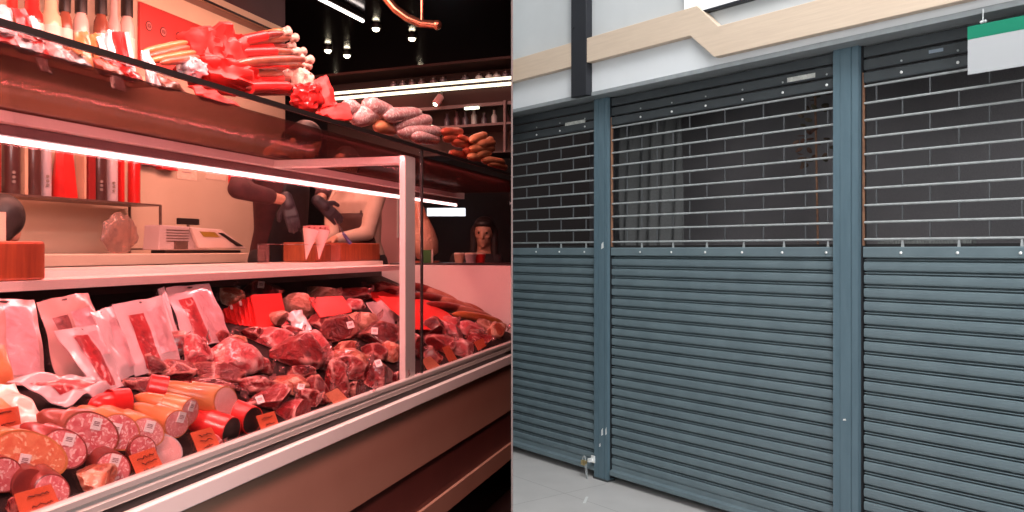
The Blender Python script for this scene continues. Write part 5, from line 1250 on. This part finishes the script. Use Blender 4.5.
def person(label, P, face, shirt, hairstyle, gloves, apron=None, sleeve_to=1.0, loc=None, vox=.009):
    t = Thing('person', label, 'person', loc)
    f = V((face[0], face[1], 0)).normalized(); rt = f.cross(V((0, 0, 1)))
    hc, nk, ch, pv = P['head'], P['neck'], P['chest'], P['pelvis']
    up = (hc-nk).normalized(); hf = (V(face)-up*V(face).dot(up)).normalized(); hr = hf.cross(up).normalized()
    RM = Matrix((hr, hf, up)).transposed()
    b = MB()
    b.ball(hc+up*.02, (.074, .094, .10), 20, RM); b.ball(hc+hf*.022-up*.05, (.056, .066, .062), 16, RM)
    b.limb(hc+hf*.092+up*.012, hc+hf*.108-up*.022, .010, .015, 10); b.ball(hc+hf*.074-up*.092, (.024, .02, .018), 10, RM)
    b.ball(hc+hf*.088-up*.052, (.022, .010, .006), 10, RM); b.ball(hc+hf*.087-up*.063, (.020, .010, .007), 10, RM)
    for s in (-1, 1):
        b.ball(hc+hr*.074*s-up*.01-hf*.005, (.012, .02, .032), 10, RM); b.ball(hc+hf*.085+hr*.03*s+up*.028, (.022, .012, .008), 10, RM)
        b.ball(hc+hf*.066+hr*.036*s-up*.02, (.024, .02, .018), 10, RM)
    b.limb(nk-up*.05, hc-up*.05-hf*.01, .056, .054, 16)
    torso = MB()
    def ring(p, w_, d_, n=20): return [p+rt*w_*math.cos(2*math.pi*i/n)+f*d_*math.sin(2*math.pi*i/n) for i in range(n)]
    sh = (P['shL']+P['shR'])/2
    secs = [(pv-V((0, 0, .06)), .155, .115), (pv+V((0, 0, .04)), .165, .12), (pv.lerp(ch, .45), .145, .105), (ch, .17, .12), (sh+V((0, 0, -.04)), .185, .11), (sh+V((0, 0, .03)), .14, .085), (nk-V((0, 0, .02)), .065, .065)]
    def build_torso(mb, g):
        k = len(mb.v); n = 20
        vs = [q for p, w_, d_ in secs for q in ring(p, w_+g, d_+g, n)]
        fs = [(j*n+i, j*n+(i+1) % n, (j+1)*n+(i+1) % n, (j+1)*n+i) for j in range(len(secs)-1) for i in range(n)]+[tuple(range(n-1, -1, -1)), tuple(range((len(secs)-1)*n, len(secs)*n))]
        mb.add(vs, fs)
    build_torso(b, 0)
    for s in 'LR':
        b.limb(P['sh'+s], P['el'+s], .050, .040); b.limb(P['el'+s], P['wr'+s], .040, .026)
        b.limb(P['hip'+s], P['kn'+s], .082, .055); b.limb(P['kn'+s], P['an'+s], .055, .036)
        b.limb(P['an'+s]-V((0, 0, .03)), P['an'+s]+f*.15-V((0, 0, .045)), .032, .026)
        if not gloves: b.v += [] ; hb = hand_mb(P['wr'+s], P['hd'+s], 1 if s == 'L' else -1, P.get('pn', V((0, 0, -1)))); b.add(hb.v, hb.f)
    body = t.part('body', b, m_skin); remesh(body, vox)
    c = MB(); build_torso(c, .012)
    for s in 'LR':
        c.limb(P['sh'+s], P['el'+s], .064, .053)
        if sleeve_to > 0: c.limb(P['el'+s], P['el'+s].lerp(P['wr'+s], sleeve_to), .053, .053-.015*sleeve_to)
    so = t.part('shirt', c, shirt); remesh(so, .011)
    c = MB()
    for s in 'LR': c.limb(P['hip'+s]+V((0, 0, .03)), P['kn'+s], .10, .072); c.limb(P['kn'+s], P['an'+s]+V((0, 0, .02)), .072, .055)
    c.limb(P['hipL']+V((0, 0, .02)), P['hipR']+V((0, 0, .02)), .11, .11)
    so = t.part('trousers', c, m_trous); remesh(so, .012)
    for s in 'LR':
        so = t.part('shoe', MB().limb(P['an'+s]-V((0, 0, .035))-f*.03, P['an'+s]+f*.16-V((0, 0, .05)), .046, .036).ball(P['an'+s], .048, 12), m_shoe); remesh(so, .01)
        if gloves:
            g = t.part('glove', hand_mb(P['wr'+s], P['hd'+s], 1 if s == 'L' else -1, P.get('pn', V((0, 0, -1))), 1.28), m_glove); remesh(g, .0045, 2)
        t.part('eye', MB().ball(hc+hf*.086+hr*.031*(1 if s == 'R' else -1)+up*.012, .0095, 10), m_eye, smooth=60)
    hm_ = MB()
    if hairstyle == 'long':
        hm_.ball(hc+up*.034-hf*.022, (.088, .10, .098), 20, RM)
        hm_.ball(hc+up*.078+hf*.035, (.068, .058, .036), 16, RM)
        for s in (-1, 1): hm_.limb(hc+hr*.075*s+up*.02-hf*.02, hc+hr*.085*s-up*.20+hf*.01, .034, .03)
        hm_.limb(hc-hf*.07, hc-hf*.07-up*.2, .07, .05)
    else: hm_.ball(hc+up*.036-hf*.024, (.086, .098, .094), 20, RM); hm_.limb(hc-hf*.045+up*.02, hc-hf*.045-up*.055, .072, .060)
    ho = t.part('hair', hm_, m_hair); remesh(ho, .009)
    if apron:
        am = MB()
        def ap(u, v):
            z = (sh.z-.12)*(1-v)+(pv.z-.45)*v
            k = (z-pv.z)/max(ch.z-pv.z, .1); ctr_ = pv.lerp(ch, max(0, min(1.3, k))); ang = (u-.5)*(1.5+1.1*min(1, v*2.2))
            ww, dd = .19+.02*v, .145+.02*v
            return V((ctr_.x, ctr_.y, z))+rt*ww*math.sin(ang)+f*dd*math.cos(ang)
        am.grid(ap, 16, 18); ao = t.part('apron', am, apron, smooth=60); sdm = ao.modifiers.new('solid', 'SOLIDIFY'); sdm.thickness = .004
        t.part('apron_strap', MB().tube([ap(.12, 0), sh+V((0, 0, .055))-rt*.07, nk-f*.07, sh+V((0, 0, .055))+rt*.07, ap(.88, 0)], .008, 8), apron, smooth=60)
    return t
def stand(pelvis, face, lean=0, zf=ZP, sw=.18, hd=None):
    f = V((face[0], face[1], 0)).normalized(); rt = f.cross(V((0, 0, 1))); P = {'pelvis': pelvis}
    P['chest'] = pelvis+V((0, 0, .30))+f*lean*.5; P['neck'] = pelvis+V((0, 0, .53))+f*lean
    P['head'] = P['neck']+V((0, 0, .135))+f*(.02+lean*.6)
    for s, k in (('L', -1), ('R', 1)):
        P['sh'+s] = pelvis+V((0, 0, .455))+f*lean*.85+rt*sw*k; P['hip'+s] = pelvis+rt*.09*k-V((0, 0, .04))
        P['an'+s] = V((pelvis.x, pelvis.y, zf+.085))+rt*.12*k-f*.02; P['kn'+s] = P['hip'+s].lerp(P['an'+s], .5)+f*.03
    return P
# butcher filling the cones: bent over the shelf, arms forward
pv_ = at_t(276, 250, 1.36); pv_.z = ZP+.86
P = stand(pv_, (-LN.x*-1, 0, 0) if 0 else (LN.x*-1, LN.y*-1, 0), .10)
P['shR'], P['shL'] = at_t(250, 163, 1.26), at_t(306, 166, 1.28)
P['neck'] = (P['shR']+P['shL'])/2+V((0, 0, .07)); P['head'] = P['neck']+V((0, 0, .045))-LN*.14; P['chest'] = (P['shR']+P['shL'])/2-V((0, 0, .17))
P['elR'], P['wrR'], P['hdR'] = at_t(238, 189, 1.18), at_t(287, 201, 1.04), at_t(296, 233, .97)
P['elL'], P['wrL'], P['hdL'] = at_t(325, 186, 1.18), at_t(320, 203, 1.03), at_t(334, 216, .97)
P['pn'] = V((-.27, 1, -.1))
person('person in dark maroon shirt and black apron filling paper cones with black gloves', P, (-LN.x, -LN.y, -2.2), m_maroon, 'short', True, m_apron, .62, V((pv_.x, pv_.y, ZP)))
# co-worker in cream shirt behind the long block
pv_ = at_t(362, 262, 1.42); pv_.z = ZP+.82
P = stand(pv_, (-.35, -.95, 0), .12)
P['elL'], P['wrL'], P['hdL'] = P['shL']+V((-.06, -.06, -.26)), P['shL']+V((-.24, -.20, -.30)), P['shL']+V((-.36, -.28, -.34))
P['elR'], P['wrR'], P['hdR'] = P['shR']+V((.02, -.10, -.27)), P['shR']+V((-.10, -.28, -.34)), P['shR']+V((-.17, -.42, -.37))
person('person in cream shirt and dark brown apron working behind the long butcher block', P, (-.35, -.95, -.5), m_cream_s, 'short', False, m_brownap, .9, V((pv_.x, pv_.y, ZP)))
# person bending at the left edge
hd_ = at_t(-3, 228, 1.46)
pv_ = hd_-LD*.36; pv_ = V((pv_.x, pv_.y, ZP+.82))
P = stand(pv_, tuple(LD), .30)
P['head'] = hd_; P['neck'] = hd_-LD*.05+V((0, 0, -.125)); P['chest'] = P['neck'].lerp(pv_, .45)
for s, k in (('L', 1), ('R', -1)):
    P['sh'+s] = P['neck']-LD*.05+LN*.15*k+V((0, 0, -.07)); P['el'+s] = P['sh'+s]+LD*.10+V((0, 0, -.26)); P['wr'+s] = P['el'+s]+LD*.2-V((0, 0, .08)); P['hd'+s] = P['wr'+s]+LD*.17-V((0, 0, .04))
person('person with black hair bent forward behind the left butcher block', P, (-.55, .83, -.35), m_maroon, 'short', False, None, .5, V((pv_.x, pv_.y, ZP)))
nc = at_t(3, 226, .84); s_n = loc_st(at_t(6, 226, .84))[0]
single('menu_card', 'cream upright card cropped by the left edge above the butcher block', 'card', MB().box(L, s_n-.12, s_n, .84, .846, 1.426, at_t(3, 212, .84).z), m_cream, rz=LRZ)
# customer beyond the far counter
pv_ = V((-.275, 6.66, .80))
P = stand(pv_, (-.05, -1, 0), .03, 0, .155)
P['head'] = at_y(484, 233, 6.60); P['neck'] = P['head']+V((0, .02, -.14)); dz = P['neck'].z-(pv_.z+.53)
pv2 = pv_+V((0, 0, dz)); P2 = stand(pv2, (-.05, -1, 0), .03, 0, .150); P2['head'], P2['neck'] = P['head'], P['neck']; P = P2
P['elL'], P['wrL'], P['hdL'] = P['shL']+V((.03, -.03, -.27)), P['shL']+V((-.06, -.22, -.30)), P['shL']+V((-.12, -.36, -.24))
P['elR'], P['wrR'], P['hdR'] = P['shR']+V((-.06, -.03, -.26)), P['shR']+V((-.02, -.24, -.27)), P['shR']+V((.05, -.38, -.22))
person('person with long dark hair in a black coat standing beyond the far counter', P, (-.1, -1, -.1), m_coat, 'long', False, None, 1.0, V((pv_.x, pv_.y, 0)))
# added fill lamp brightening the far counter and customer
area('far_fill', (-1.0, 4.6, 3.1), (-.6, 6.4, 1.3), .6, .6, 14, (1, .6, .5))
